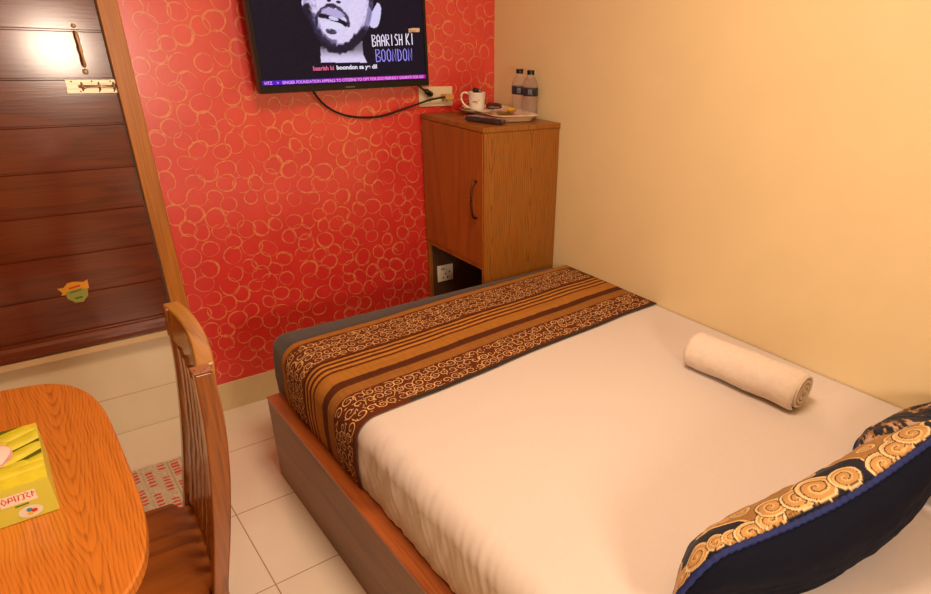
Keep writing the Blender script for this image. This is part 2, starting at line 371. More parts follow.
for fx in (.3, .62, .9): MB().tube([(b0.x+(b1.x-b0.x)*fx, DY-.003, bz-.012), (b0.x+(b1.x-b0.x)*fx, DY-.010, bz-.005), (b0.x+(b1.x-b0.x)*fx, DY-.012, bz), (b0.x+(b1.x-b0.x)*fx, DY-.010, bz+.005), (b0.x+(b1.x-b0.x)*fx, DY-.003, bz+.012)], .0028, 8).build('bolt_guide', M['chrome'], bolt, smooth=True)
MB().tube([(b0.x+.05, DY-.008, bz), (b0.x+.05, DY-.026, bz-.003)], .0035, 10).build('bolt_knob', M['brass'], bolt, smooth=True)
for fx, s in ((.12, 1), (.5, 1), (.85, 1), (.25, -1), (.6, -1), (.88, -1)):
    xx = b0.x+(b1.x-b0.x)*fx; MB().tube([(xx, DY-.0025, bz+s*.0155), (xx, DY-.0045, bz+s*.0155)], [.003, .0018], 8).build('screw', M['hole'], bolt)
# worn sticker
s0, s1, st_, sb_ = onY(DY, 57, 289), onY(DY, 89, 285), onY(DY, 74, 281), onY(DY, 76, 303)
sc = Vector(((s0.x+s1.x)/2, DY-.0008, (st_.z+sb_.z)/2)); sw, sh = (s1.x-s0.x)/2, (st_.z-sb_.z)/2
sx_ = empty('sticker', sc-wloc(d)); sx_.parent = d; tag(sx_, 'small worn yellow and green sticker')
def flat(O, yy):
    return lambda a, b: Vector((O.x+a, yy, O.z+b))
def patch(mb, pts, O, yy): f = flat(O, yy); mb.add([f(*p) for p in pts], [tuple(range(len(pts)))]); mb.recalc = False; return mb
yel = plain('sticker_yellow', (226, 158, 44), .5); grn = plain('sticker_green', (150, 156, 76), .5); dgr = plain('sticker_dark_green', (70, 96, 24), .5); rdd = plain('sticker_red', (206, 70, 30), .5)
patch(MB(), [(-sw, sh*.55), (-sw*.75, sh*.1), (-sw*.9, -sh*.1), (-sw*.4, -sh*.15), (sw*.95, sh*.15), (sw, sh*.95), (sw*.7, sh*.8), (sw*.1, sh*.95), (-sw*.3, sh*.9), (-sw*.6, sh*.55)], sc, sc.y).build('banner', yel, sx_)
patch(MB(), [(-sw*.62+0, sh*.05), (-sw*.55, -sh*.5), (-sw*.15, -sh*.95), (sw*.35, -sh*.98), (sw*.75, -sh*.5), (sw*.85, sh*.1), (sw*.4, sh*.3), (-sw*.3, sh*.2)], sc, sc.y-.0003).build('badge', grn, sx_)
patch(MB(), [(-sw*.3, sh*.3), (sw*.45, sh*.45), (sw*.45, sh*.62), (-sw*.3, sh*.48)], sc, sc.y-.0006).build('red_mark', rdd, sx_)
patch(MB(), [(-sw*.3, -sh*.05), (sw*.45, sh*.1), (sw*.45, sh*.2), (-sw*.3, sh*.05)], sc, sc.y-.0006).build('green_mark', dgr, sx_)
patch(MB(), [(-sw*.1, -sh*.65), (sw*.4, -sh*.58), (sw*.4, -sh*.45), (-sw*.1, -sh*.5)], sc, sc.y-.0006).build('green_mark', dgr, sx_)

# ------------------------------------------------------------ television
A0 = Vector((.812, 2.602, 1.327)); B0 = Vector((1.557, 2.640, 1.346))
U = (B0-A0).normalized(); TW = (B0-A0).length; Nn = U.cross(Vector((0, 0, 1))).normalized(); V = Nn.cross(U)*-1
if V.z < 0: V = -V
if Nn.y > 0: Nn = -Nn
V = (V+Nn*.02).normalized(); Nn = U.cross(V); Nn = -Nn if Nn.y > 0 else Nn
TH = .445
tv = empty('television', A0+U*TW/2-Nn*.03, 'flat black television playing a music video, mounted on the red wall', 'television')
def tvp(a, b, c=0): return A0+U*a+V*b+Nn*c
def tvbox(mb, a0, a1, b0_, b1_, c0, c1):
    vs = [tvp(a, b, c) for a in (a0, a1) for b in (b0_, b1_) for c in (c0, c1)]
    return mb.add(vs, [(0, 1, 3, 2), (4, 6, 7, 5), (0, 4, 5, 1), (2, 3, 7, 6), (0, 2, 6, 4), (1, 5, 7, 3)])
bz_ = MB(); g = .013; gb = .024
tvbox(bz_, 0, TW, 0, gb, -.03, 0); tvbox(bz_, 0, TW, TH-g, TH, -.03, 0); tvbox(bz_, 0, g, gb, TH-g, -.03, 0); tvbox(bz_, TW-g, TW, gb, TH-g, -.03, 0)
bz_.build('bezel', M['black'], tv)
tvbox(MB(), .004, TW-.004, .004, TH-.004, -.034, -.012).build('back_cover', M['rubber'], tv)
tvbox(MB(), .25, .5, .1, .33, -.052, -.034).build('wall_bracket', M['rubber'], tv)
tvbox(MB(), .345, .385, .008, .0115, 0, .0006).build('logo', plain('silver_print', (120, 116, 110), .4), tv)
# screen picture painted on a fine grid; worked out in the picture coordinates of the screen
NU, NV = 330, 190; SW, SH = TW-2*g, TH-g-gb
sm = MB(); sm.grid(NU, NV, lambda u, v: tvp(g+u*SW, gb+v*SH, -.004)); sm.recalc = False
scr = sm.build('screen', attr_mat('screen_picture', .5, emit=.78), tv)
P = np.array([proj(v) for v in sm.v]); X, Y = P[:, 0], P[:, 1]
un = np.repeat(np.linspace(0, 1, NU), NV); vn = np.tile(np.linspace(0, 1, NV), NU)
gr = rng.rand(len(X)); gr2 = fbm(X, Y, .5, 3)
col = np.stack([17+9*gr, 12+7*gr, 24+15*gr], 1)+(gr2[:, None]-.5)*12
def poly_mask(pts):
    ins = np.zeros(len(X), bool); n = len(pts)
    for i in range(n):
        x0, y0 = pts[i]; x1, y1 = pts[(i+1) % n]
        c = ((y0 > Y) != (y1 > Y)); 
        with np.errstate(divide='ignore', invalid='ignore'): c &= X < (x1-x0)*(Y-y0)/(y1-y0+1e-9)+x0
        ins ^= c
    return ins
def ell(cx, cy, rx, ry, rot=0):
    dx, dy = X-cx, Y-cy; c, s = math.cos(rot), math.sin(rot); return ((dx*c+dy*s)/rx)**2+((-dx*s+dy*c)/ry)**2
def put(mask, c, a=1.0):
    global col
    aa = np.clip(mask.astype(float)*a, 0, 1)[:, None]; col = col*(1-aa)+np.array(c)*aa
skin = np.stack([198+22*gr2+20*gr, 186+22*gr2+20*gr, 236+12*gr], 1)
neck = poly_mask(smoothpoly([(320, 38), (320.5, 50), (321, 62.5), (367, 62.5), (363, 54), (362, 34)], 1, False))
sh_ = sstep(60, 46, Y)
col = np.where(neck[:, None], skin*(1-.45*sh_[:, None]), col)
face = poly_mask(smoothpoly([(302, -40), (303, 0), (306, 14), (312, 27), (317, 38), (325, 46), (337, 51), (349, 50), (358, 43), (366, 33), (371, 20), (373, 2), (374, -40), (338, -70)], 6, True))
col = np.where(face[:, None], skin, col)
put(poly_mask(smoothpoly([(371, 12), (373, 6), (378, 3), (381, 8), (380, 19), (377, 27), (371, 27), (369, 20)], 4, True)), (214, 204, 246))
put(poly_mask(smoothpoly([(303, -4), (301.5, 4), (304, 14), (307, 14), (306, 0)], 4, True)), (214, 204, 246))
put(poly_mask([(366, -30), (384, -30), (383, 2), (377, 3), (372, 12), (369, 6)]), (22, 16, 28))
# stubble along the jaw, moustache, goatee, lips
jaw = face & (ell(340, -4, 27, 47) > 1); rag = fbm(X, Y, .35, 9, 3)
def line(pts, wd, c, al, soft=None):
    d = np.full(len(X), 1e9); q = smoothpoly(pts, 5)
    for (x0, y0), (x1, y1) in zip(q[:-1], q[1:]):
        t = np.clip(((X-x0)*(x1-x0)+(Y-y0)*(y1-y0))/((x1-x0)**2+(y1-y0)**2+1e-9), 0, 1); d = np.minimum(d, np.hypot(X-x0-t*(x1-x0), Y-y0-t*(y1-y0)))
    m_ = 1-sstep(wd*.55, wd, d*(1+0*rag)+(rag-.5)*wd*.9)
    put(m_, c, al)
put(face & (ell(341, -2, 25, 45) > 1) & (Y > -4), (120, 108, 158), .5*sstep(.35, .7, rag))
line([(306, 8), (309, 20), (315, 32), (323, 42), (334, 48.5), (346, 48), (356, 41), (364, 31)], 6.0, (22, 16, 32), .93)
line([(313, 16), (317, 29), (324, 38), (334, 43)], 4.0, (60, 50, 84), .6); line([(366, 28), (369, 16), (371, 4)], 3.0, (96, 84, 130), .6)
line([(316.5, 25), (316.5, 18), (319.5, 12), (325, 7), (331, 4.5), (338, 8), (344.5, 14), (348, 21), (348.5, 26)], 2.0, (34, 26, 46), .8)
put(ell(329, 0.4, 2.2, 1.5) < 1, (30, 22, 40)); put(ell(338.5, 2.0, 2.4, 1.5, .3) < 1, (30, 22, 40)); put(ell(331, 6, 5.5, 2.0, .3) < 1, (40, 30, 52), .8)
put(ell(333, 13, 12, 4.2, .25) < 1, (172, 160, 212), .8)
line([(321, 15.5), (327, 16.5), (334, 19.5), (340, 21.5), (345.5, 24)], 3.0, (26, 18, 34), 1.0)
put(ell(333.5, 18.6, 5.2, 1.8, .3) < 1, (212, 204, 238)); put(ell(334, 25.3, 10.5, 3.6, .22) < 1, (222, 214, 246))
put(ell(331, 31.5, 5.8, 2.8, .2) < 1, (28, 22, 40), .85*sstep(.15, .5, gr*.3+rag*.7))
# orange tag, ticker band
put(poly_mask([(408.6, 28.4), (419.4, 28.0), (419.5, 31.8), (408.8, 32.4)]), (222, 160, 110))
T0, T1 = .012, .050
tk = (vn > T0) & (vn < T1); mixu = sstep(.1, .62, un)[:, None]; tc_ = np.array([84, 26, 196])*(1-mixu)+np.array([176, 22, 168])*mixu
col = np.where(tk[:, None], tc_, col)
paint(scr, col)
def emis(name, c, s=.8):
    k = NT(name); k.b.inputs['Base Color'].default_value = (0, 0, 0, 1); k.b.inputs['Emission Color'].default_value = lin(c); k.b.inputs['Emission Strength'].default_value = s; return k.m
e_white = emis('screen_white', (236, 228, 250)); e_blue = emis('screen_blue', (152, 140, 246)); e_pink = emis('screen_pink', (222, 92, 140)); e_tick = emis('screen_ticker_text', (226, 150, 236)); e_drk = emis('screen_dark', (120, 60, 40))
def onTV(px, py):
    q = ray(px, py); t = (A0-CAM).dot(Nn)/q.dot(Nn); p = CAM+q*t-A0; return p.dot(U), p.dot(V)
tvf = lambda a, b: tvp(a, b, -.0028)
GL = {'B': [[(0, 0), (0, 1), (.6, .95), (.7, .75), (.1, .52), (.75, .35), (.7, .08), (0, 0)]], 'A': [[(.05, 0), (0, .8), (.35, 1), (.65, .8), (.7, 0)], [(0, .45), (.68, .45)]],
      'R': [[(0, 0), (0, 1), (.6, .95), (.65, .62), (.05, .5), (.7, 0)]], 'I': [[(.3, 0), (.3, 1)]], 'S': [[(.7, .9), (.3, 1), (0, .75), (.6, .4), (.6, .08), (0, .05)]],
      'H': [[(0, 0), (0, 1)], [(.65, 0), (.65, 1)], [(0, .5), (.65, .5)]], 'K': [[(0, 0), (0, 1)], [(.65, 1), (.05, .5), (.7, 0)]],
      'O': [[(.35, 0), (.02, .2), (.02, .8), (.35, 1), (.66, .8), (.66, .2), (.35, 0)]], 'N': [[(0, 0), (0, 1), (.62, 0), (.65, 1)]],
      'D': [[(0, 0), (0, 1), (.5, .85), (.68, .5), (.5, .12), (0, 0)]]}
def strokes(name, word, x0, y0, x1, y1, hpx, mat):
    a0, b0_ = onTV(x0, y0); a1, b1_ = onTV(x1, y1); Hh = (onTV(x0, y0-hpx)[1]-b0_); n = len(word); mb = MB(); mb.recalc = False
    for i, ch in enumerate(word):
        if ch == ' ': continue
        s = (a1-a0)/n
        for st in GL[ch]: mb.ribbon([(a0+s*(i+.08+p[0]*.95), b0_+(b1_-b0_)*i/n+p[1]*Hh) for p in st], .0042, tvf)
    return mb.build(name, mat, scr)
strokes('title_text', 'BAARISH', 372.8, 46.5, 404, 45.1, 11.5, e_white); strokes('title_text', 'KI', 406.5, 45.0, 415.5, 44.6, 11.5, e_white); strokes('title_text', 'BOONDON', 376.5, 62, 414, 60.5, 12.5, e_blue)
def ttext(name, body, px, py, px2, size, mat):
    a, b = onTV(px, py); a2, _ = onTV(px2, py); t = text_obj(name, body, size, tvp(a, b, -.0027), U, V, mat, scr, 1, .0004)
    xs = [(v.co+wloc(scr)-tvp(a, b)).dot(U) for v in t.data.vertices]; k_ = (a2-a)/max(xs); off = wloc(scr)
    for v, x in zip(t.data.vertices, xs): v.co += U*(x*k_-x)
    return t
ttext('lyric_text', 'baarish ki', 313.5, 70.6, 334.5, .022, e_pink); ttext('lyric_text', 'boondon sa ye dil', 337, 69.6, 377.5, .022, e_white)
a_, b_ = .0, 0
tk_o = text_obj('ticker_text', 'HTZ    >   SINGER FOUNDATION APPEALS TO CITIZENS TO OPT FOR ECO FRIENDLY GANPATI FOR GO', .0150, tvp(g+.008, gb+SH*T0+.0022, -.0027), U, V, e_tick, scr, (SW-.012)/.62*.85, .0002)
xs = [(v.co+wloc(scr)-tvp(g+.008, 0)).dot(U) for v in tk_o.data.vertices]; kk = (SW-.02)/max(xs)
for v, x in zip(tk_o.data.vertices, xs): v.co += U*(x*kk-x)
a, b = onTV(410, 31.6); text_obj('tag_text', 'MUSIC', .008, tvp(a, b, -.0027), U, V, e_drk, scr, 1.3)

# ------------------------------------------------------------ wall socket above cabinet + cables
ws = empty('wall_socket', (1.623, WY, 1.292), 'ivory double socket plate on the red wall above the cabinet', 'socket')
MB().box(1.534, 1.712, WY-.011, WY-.001, 1.250, 1.336).build('face_plate', M['ivory'], ws, bevel=.003)
for cx_ in (1.578, 1.668):
    for dx_, dz_ in ((0, .012), (-.011, -.008), (.011, -.008)):
        x_ = cx_+dx_; z_ = 1.283+dz_; MB().box(x_-.0028, x_+.0028, WY-.0122, WY-.0108, z_-.0035, z_+.0035).build('socket_hole', M['hole'], ws)
MB().box(1.602, 1.618, WY-.015, WY-.011, 1.305, 1.325).build('switch', M['ivory'], ws, bevel=.001)
c1 = empty('power_cable', (1.19, 2.68, 1.23), 'long black cable sagging below the television to the socket plate', 'cable')
path = smoothpoly([(1.03, 2.655, 1.36), (1.045, 2.672, 1.318), (1.10, 2.685, 1.262), (1.19, 2.69, 1.224), (1.32, 2.69, 1.216), (1.45, 2.685, 1.245), (1.56, 2.668, 1.278), (1.615, 2.655, 1.290), (1.65, 2.655, 1.293)], 8)
MB().tube(path, .0042, 8).build('cord', M['rubber'], c1, smooth=True)
tag(MB().box(1.645, 1.688, 2.64, 2.6905, 1.281, 1.304).build('plug', plain('amber_plug', (206, 160, 84), .4), c1, bevel=.004), 'amber yellow plug')
c2 = empty('power_cable', (1.53, 2.65, 1.33), 'short black cable with a black plug at the television corner', 'cable')
MB().tube(smoothpoly([(1.49, 2.65, 1.37), (1.515, 2.66, 1.345), (1.535, 2.655, 1.328), (1.56, 2.66, 1.316)], 6), .004, 8).build('cord', M['rubber'], c2, smooth=True)
MB().tube([(1.548, 2.655, 1.322), (1.555, 2.66, 1.318), (1.582, 2.672, 1.306), (1.585, 2.6905, 1.302)], [.006, .012, .013, .011], 12).build('plug', M['black'], c2, smooth=True)

# ------------------------------------------------------------ cabinet
CX0, CY0, CZ = 1.540, 2.197, 1.222
cb = empty('cabinet', ((CX0+WX)/2, (CY0+WY)/2, 0), 'tall oak veneer cabinet in the corner at the foot of the bed', 'cabinet')
xe, ye = WX-.003, WY-.008
MB().box(CX0-.004, xe, CY0-.006, ye, CZ-.020, CZ).build('top_panel', M['cab_side'], cb, bevel=.002)
MB().box(CX0+.004, xe, CY0, CY0+.018, .0, CZ-.0205).build('side_panel', M['cab_side'], cb, bevel=.001)
MB().box(CX0+.004, xe, ye-.018, ye, .0, CZ-.0205).build('side_panel', M['cab_side'], cb, bevel=.001)
MB().box(CX0+.02, xe, CY0+.0185, ye-.0185, .606, .624).build('bottom_shelf', M['cab_in'], cb)
MB().box(xe-.008, xe, CY0+.0185, ye-.0185, .02, CZ-.021).build('back_panel', M['cab_in'], cb)
MB().box(CX0+.02, xe-.0085, ye-.0205, ye-.0183, .02, .6055).build('lining', M['cab_in'], cb)
MB().box(CX0+.004, CX0+.019, CY0+.0185, ye-.0185, .604, .626).build('front_rail', M['cab_side'], cb)
cd = MB().box(CX0-.002, CX0+.0035, CY0+.003, ye-.004, .628, CZ-.022).build('door', M['cab_door'], cb, bevel=.0015)
hz0, hz1 = .838, .997; hy = 2.245
MB().tube(smoothpoly([(CX0-.003, hy, hz1), (CX0-.018, hy, hz1-.004), (CX0-.027, hy, hz1-.03), (CX0-.030, hy, (hz0+hz1)/2), (CX0-.027, hy, hz0+.03), (CX0-.018, hy, hz0+.004), (CX0-.003, hy, hz0)], 5), .0055, 10).build('handle', plain('antique_metal', (96, 66, 46), .35, metal=1), cd, smooth=True)
s2 = empty('wall_socket', (1.635, ye-.02, .435), 'small white socket plate inside the open bottom of the cabinet', 'socket')
yy = ye-.0205
MB().box(1.582, 1.674, yy-.009, yy-.0003, .390, .478).build('face_plate', plain('white_plastic', (236, 226, 206), .35), s2, bevel=.003)
for dx_, dz_ in ((-.02, .024), (-.008, .024), (0, -.002), (-.013, -.024), (.013, -.024), (.026, .004)):
    MB().box(1.625+dx_-.0032, 1.625+dx_+.0032, yy-.0104, yy-.0088, .434+dz_-.0042, .434+dz_+.0042).build('socket_hole', M['hole'], s2)

# things on the cabinet
def rrect(hx, hy, r, n=6):
    out = []
    for sx, sy, a0 in ((1, 1, 0), (-1, 1, 90), (-1, -1, 180), (1, -1, 270)):
        for j in range(n+1): a = R(a0+90*j/n); out.append((sx*(hx-r)+r*math.cos(a), sy*(hy-r)+r*math.sin(a)))
    return out
tcx, tcy, trz = 1.808, 2.455, R(-11)
Mt = Matrix.Rotation(trz, 3, 'Z')
tray = MB(); rings = []
for hx_, hy_, r_, z_ in ((.078, .170, .03, .0015), (.087, .180, .035, .0035), (.100, .194, .045, .020), (.114, .210, .05, .029), (.114, .210, .05, .032), (.099, .193, .045, .023), (.085, .178, .033, .0065), (.076, .168, .028, .0045)):
    rings.append([Vector((tcx, tcy, CZ+z_))+Mt @ Vector((p[0], p[1], 0)) for p in rrect(hx_, hy_, r_)])
n = len(rings[0]); tray.add([v for r_ in rings for v in r_], [(i*n+j, i*n+(j+1) % n, (i+1)*n+(j+1) % n, (i+1)*n+j) for i in range(len(rings)-1) for j in range(n)]+[tuple(range(n))[::-1], tuple(range((len(rings)-1)*n, len(rings)*n))])
tag(tray.build('serving_tray', plain('tray_melamine', (240, 220, 190), .2, coat=.5), smooth=False, bevel=.001), 'cream serving tray with flared rim on top of the cabinet', 'tray')
TZ = CZ+.0068
# saucer + cup
cux, cuy = 1.760, 2.560
sau = MB().lathe((cux, cuy, TZ), [(.028, 0), (.040, .002), (.066, .012), (.079, .018), (.080, .020), (.068, .0155), (.036, .007), (.001, .0065)], 36)
tag(sau.build('saucer', M['china'], smooth=True), 'white china saucer under the coffee cup', 'saucer')
cz = TZ+.0074
cup = empty('coffee_cup', (cux, cuy, cz), 'white china coffee cup standing on a saucer in the tray', 'cup')
MB().lathe((cux, cuy, cz), [(.028, 0), (.032, .002), (.034, .02), (.037, .05), (.0405, .084), (.0415, .086), (.0385, .085), (.034, .05), (.029, .012), (.001, .008)], 36).build('body', M['china'], cup, smooth=True)
hd = (-cr*.93-cf*.1); hd.z = 0; hd.normalize()
pp = lambda r, z: Vector((cux, cuy, cz+z))+hd*r
MB().tube(smoothpoly([pp(.038, .077), pp(.054, .082), pp(.068, .075), pp(.071, .056), pp(.063, .036), pp(.048, .022), pp(.034, .017)], 6), .0042, 10).build('handle', M['china'], cup, smooth=True)
# printed mark on the cup, facing the room
fd = -cf.copy(); fd.z = 0; fd.normalize(); sd = Vector((0, 0, 1)).cross(fd)
def oncup(a, b):
    r = .0340+(b-.02)*.1+.0012; ang = a/r; dr = fd*math.cos(ang)+sd*math.sin(ang); return Vector((cux, cuy, cz+b))+dr*r
mk = MB(); mk.recalc = False; mk.ribbon([(-.016+i*.003, .046) for i in range(9)], .0045, oncup); mk.build('printed_mark', plain('cup_red', (168, 60, 36), .4), cup)
mk = MB(); mk.recalc = False; mk.ribbon([(-.002+i*.0025, .038) for i in range(5)], .003, oncup); mk.ribbon([(.012+.002*i, .053+.001*i) for i in range(3)], .005, oncup); mk.build('printed_mark', plain('cup_orange', (226, 150, 60), .4), cup)
dk = MB(); dk.lathe((cux-.004, cuy+.004, cz+.080), [(.006, 0), (.014, .004), (.015, .016), (.010, .022), (.002, .024)], 14)
tag(dk.build('creamer_pod', plain('black_foil', (34, 28, 30), .25), smooth=True), 'black foil pod sitting in the mouth of the coffee cup', 'pod')
dk = MB(); dk.lathe((cux+.012, cuy-.006, cz+.076), [(.004, 0), (.010, .004), (.011, .018), (.006, .023), (.001, .024)], 14)
tag(dk.build('creamer_pod', plain('grey_foil', (120, 112, 110), .2, metal=.6), smooth=True), 'silver grey pod sitting in the mouth of the coffee cup', 'pod')
def sachet(c, L, W, T, rz, tilt, mat, name, label, cat, sd_=0):
    mb = MB(); Mx = Matrix.Rotation(rz, 3, 'Z') @ Matrix.Rotation(tilt, 3, 'X')
    def f(s):
        def g_(u, v):
            a, b = u*2-1, v*2-1; t = T/2*math.sqrt(max(0, (1-a**4)*(1-b*b)))+.0003; t *= 1+.35*noise.noise(Vector((a*2+sd_, b*2, s)))
            return Vector(c)+Mx @ Vector((a*L/2, b*W/2, s*t))
        return g_
    mb.grid(14, 10, f(1)); mb.grid(14, 10, f(-1)); return tag(mb.build(name, mat, smooth=True), label, cat)
redf = plain('red_foil', (190, 40, 26), .3, var=.3); drkf = plain('brown_foil', (70, 30, 24), .3, var=.3); yelf = plain('yellow_foil', (224, 176, 40), .3); olv = plain('olive_foil', (140, 108, 36), .35, var=.3)
sachet((1.745, 2.628, TZ+.016), .085, .042, .014, R(10), R(-18), redf, 'sugar_sachet', 'red sachet lying in the tray left of the coffee cup', 'sachet', 1)
sachet((1.725, 2.600, TZ+.024), .03, .022, .012, R(60), 0, yelf, 'sugar_sachet', 'tiny yellow sachet at the left tip of the tray', 'sachet', 2)
sachet((1.857, 2.560, TZ+.030), .075, .045, .022, R(-35), R(15), drkf, 'coffee_sachet', 'dark brown sachet leaning right of the coffee cup', 'sachet', 3)
sachet((1.835, 2.448, TZ+.010), .07, .04, .014, R(-20), 0, olv, 'tea_sachet', 'olive green sachet between the saucer and the bottles', 'sachet', 4)
sachet((1.862, 2.430, TZ+.026), .036, .034, .020, R(20), 0, yelf, 'sugar_sachet', 'round yellow sachet beside the water bottles', 'sachet', 5)
sachet((1.79, 2.345, TZ+.010), .12, .035, .008, R(-8), 0, plain('pink_paper', (222, 130, 104), .6), 'sugar_stick', 'long pink paper stick along the front of the tray', 'sachet', 6)
# water bottles
k = NT('bottle_plastic'); k.b.inputs['Transmission Weight'].default_value = .86; k.b.inputs['Roughness'].default_value = .07; k.b.inputs['IOR'].default_value = 1.10; k.b.inputs['Base Color'].default_value = (1, .90, .84, 1)
nz = k.n('ShaderNodeTexNoise', i_Scale=90.0, i_Detail=2.0); k.l(k.coord(), nz.inputs['Vector']); k.bump(nz.outputs[0], .5, .002); M['pet'] = k.m
bx_, by_ = 1.908, 2.352
bt = empty('water_bottle', (bx_, by_, TZ), 'clear water bottle with dark label, nearer of the two on the tray', 'bottle')
MB().lathe((bx_, by_, TZ), [(.026, 0), (.033, .004), (.0345, .018), (.0328, .026), (.0345, .034), (.0328, .042), (.0345, .05), (.0328, .058), (.0345, .066), (.0345, .128), (.033, .141), (.027, .156), (.017, .170), (.0138, .175), (.0138, .183)], 32).build('body', M['pet'], bt, smooth=True)
lm = MB().lathe((bx_, by_, TZ), [(.0352, .093), (.0354, .0935), (.0354, .1275), (.0340, .128)], 32).build('label_band', plain('label_navy', (38, 34, 48), .4), bt, smooth=True)
MB().lathe((bx_, by_, TZ), [(.0156, .180), (.0166, .181), (.0166, .197), (.0150, .199)], 24).build('cap', M['black'], bt, smooth=False, bevel=.0008)
def onlab(a, b):
    r = .0362; ang = a/r; return Vector((bx_, by_, TZ+.111+b))+(fd*math.cos(ang)+sd*math.sin(ang))*r
mk = MB(); mk.recalc = False; mk.ribbon([(-.006, -.009), (-.006, .009), (.006, .009), (.006, -.009)], .0022, onlab, True); mk.ribbon([(-.003, .004), (.003, .004)], .002, onlab); mk.ribbon([(-.003, -.002), (.003, -.002)], .002, onlab)
mk.build('printed_mark', plain('label_silver', (140, 140, 152), .4), lm)
b2 = copy_tree(bt); b2.location = (1.905, 2.428, TZ); b2['label'] = 'clear water bottle half hidden, farther of the two on the tray'
for b_o in (bt, b2): b_o['group'] = 'water bottles on the tray'
# remote in a clear bag
k = NT('clear_film'); k.b.inputs['Base Color'].default_value = (.95, .9, .85, 1); k.b.inputs['Roughness'].default_value = .15; k.b.inputs['Transmission Weight'].default_value = 1; k.b.inputs['IOR'].default_value = 1.15; k.b.inputs['Alpha'].default_value = .45; M['film'] = k.m
rc = Vector((1.634, 2.315, CZ+.0135)); ra = math.atan2(2.225-2.42, 1.676-1.60)
Mr = Matrix.Translation(rc) @ Matrix.Rotation(ra, 4, 'Z')
rm = empty('remote_control', (rc.x, rc.y, CZ), 'dark remote control wrapped in clear film at the front of the cabinet top', 'remote control')
MB().box(-.092, .092, -.021, .021, -.010, .010, Mr).build('body', plain('remote_grey', (58, 44, 52), .4), rm, bevel=.004)
for i in range(7):
    for j in range(3): MB().box(-.07+i*.02, -.061+i*.02, -.014+j*.011, -.007+j*.011, .010, .0115, Mr).build('button', M['rubber'], rm)
fm = MB()
def film(u, v):
    a, b = u*2-1, v*2*PI; rr_ = 1+.06*noise.noise(Vector((u*9, math.cos(b)*2, math.sin(b)*2))); e_ = (1-abs(a)**6*.7)
    return Mr @ Vector((a*.108, math.copysign(abs(math.cos(b))**.5, math.cos(b))*.0235*rr_, math.copysign(abs(math.sin(b))**.5, math.sin(b))*.0130*rr_*e_))
fm.grid(24, 25, film); fm.recalc = False; fm.build('film_wrap', M['film'], rm, smooth=True)

# ------------------------------------------------------------ bed
RX, RZ = .518, .352
bf = empty('bed_frame', (1.24, 1.1, 0), 'low wooden bed frame with panelled side rail beside the cream wall', 'bed')
MB().box(RX, RX+.018, .02, 2.108, .0, RZ-.012).build('side_panel', M['laminate'], bf, bevel=.001)
MB().box(RX-.001, RX+.066, .02, 2.110, RZ-.012, RZ).build('side_rail', M['bed_top'], bf, bevel=.002)
MB().box(RX+.018, WX-.004, 2.088, 2.108, .0, RZ-.012).build('foot_panel', M['laminate'], bf, bevel=.001)
MB().box(RX+.018, WX-.004, .06, 2.085, .24, .275).build('platform', M['bed_top'], bf)
MB().box(RX-.001, WX-.004, -.03, .018, .0, .56).build('headboard', M['bed_top'], bf, bevel=.004)
MX0, MX1, MY0, MY1, MZ = .578, WX-.006, .04, 2.190, .566
mt = empty('mattress', (1.27, 1.1, .28), 'mattress in a charcoal grey cover, bare at the foot of the bed', 'mattress')
mb = MB()
def rbox(u, v, zf): pass
nn = 40; levels = []
zl = [(.280, .0), (.30, -.002), (.40, -.006), (.49, -.002)]+[(MZ-.06+.06*math.sin(a), .06*(1-math.cos(a))) for a in [PI/2*i/7 for i in range(8)]]
cxm, cym = (MX0+MX1)/2, (MY0+MY1)/2
for z_, inset in zl:
    hx_, hy_ = (MX1-MX0)/2-inset*(1), (MY1-MY0)/2-inset
    rg = []
    for (px_, py_) in rrect(hx_, hy_, max(.012, .045-inset*.5), 8): rg.append(Vector((min(cxm+px_, MX1-.001), cym+py_, z_)))
    levels.append(rg)
n = len(levels[0]); mb.add([v for r_ in levels for v in r_], [(i*n+j, i*n+(j+1) % n, (i+1)*n+(j+1) % n, (i+1)*n+j) for i in range(len(levels)-1) for j in range(n)]+[tuple(range(n))[::-1], tuple(range((len(levels)-1)*n, len(levels)*n))])
mb.build('cover', M['grey'], mt, smooth=True)
mtc = mt.children[0]; md = mtc.modifiers.new('b', 'BEVEL'); md.width = .002; md.limit_method = 'ANGLE'
RA = .06
def bedsurf(s, y, off, zbot=RZ+.004, xl=MX0-.002):
    """s runs up the left side, round the edge and across the top"""
    L1 = MZ-RA-zbot; La = RA*PI/2
    if s < L1: return Vector((xl-off-.004*math.sin(PI*s/L1), y, zbot+s))
    if s < L1+La:
        a = (s-L1)/RA; return Vector((xl+RA-(RA+off)*math.cos(a), y, MZ-RA+(RA+off)*math.sin(a)))
    return Vector((min(xl+RA+s-L1-La, WX-.003), y, MZ+off))
SMAX = (MZ-RA-RZ-.004)+RA*PI/2+(WX-.0035-(MX0-.002)-RA)
ss = [i/140*.30 for i in range(141)]+[.30+(SMAX-.30)*i/170 for i in range(1, 171)]
ys = [.05+(1.60-.05)*i/240 for i in range(241)]
def sheetp(s, y):
    side = 1-min(1, max(0, (s-.12)/.14)); top = min(1, max(0, (s-.25)/.1))
    wv = side*(.0062*noise.noise(Vector((s*4, y*17+s*6, 1)))+.0034*noise.noise(Vector((s*9, y*46-s*22, 5))))
    wv += top*(.0030*noise.noise(Vector((s*2.2, y*2.2, 9)))+.0012*noise.noise(Vector((s*7+y*2, y*3.4, 3))))
    wv += .0016*max(0, noise.noise(Vector((s*3+y*5, y*8-s*4, 21))))
    return bedsurf(s, y, .0075+wv)
sg = MB(); sg.recalc = False; nv = len(ys)
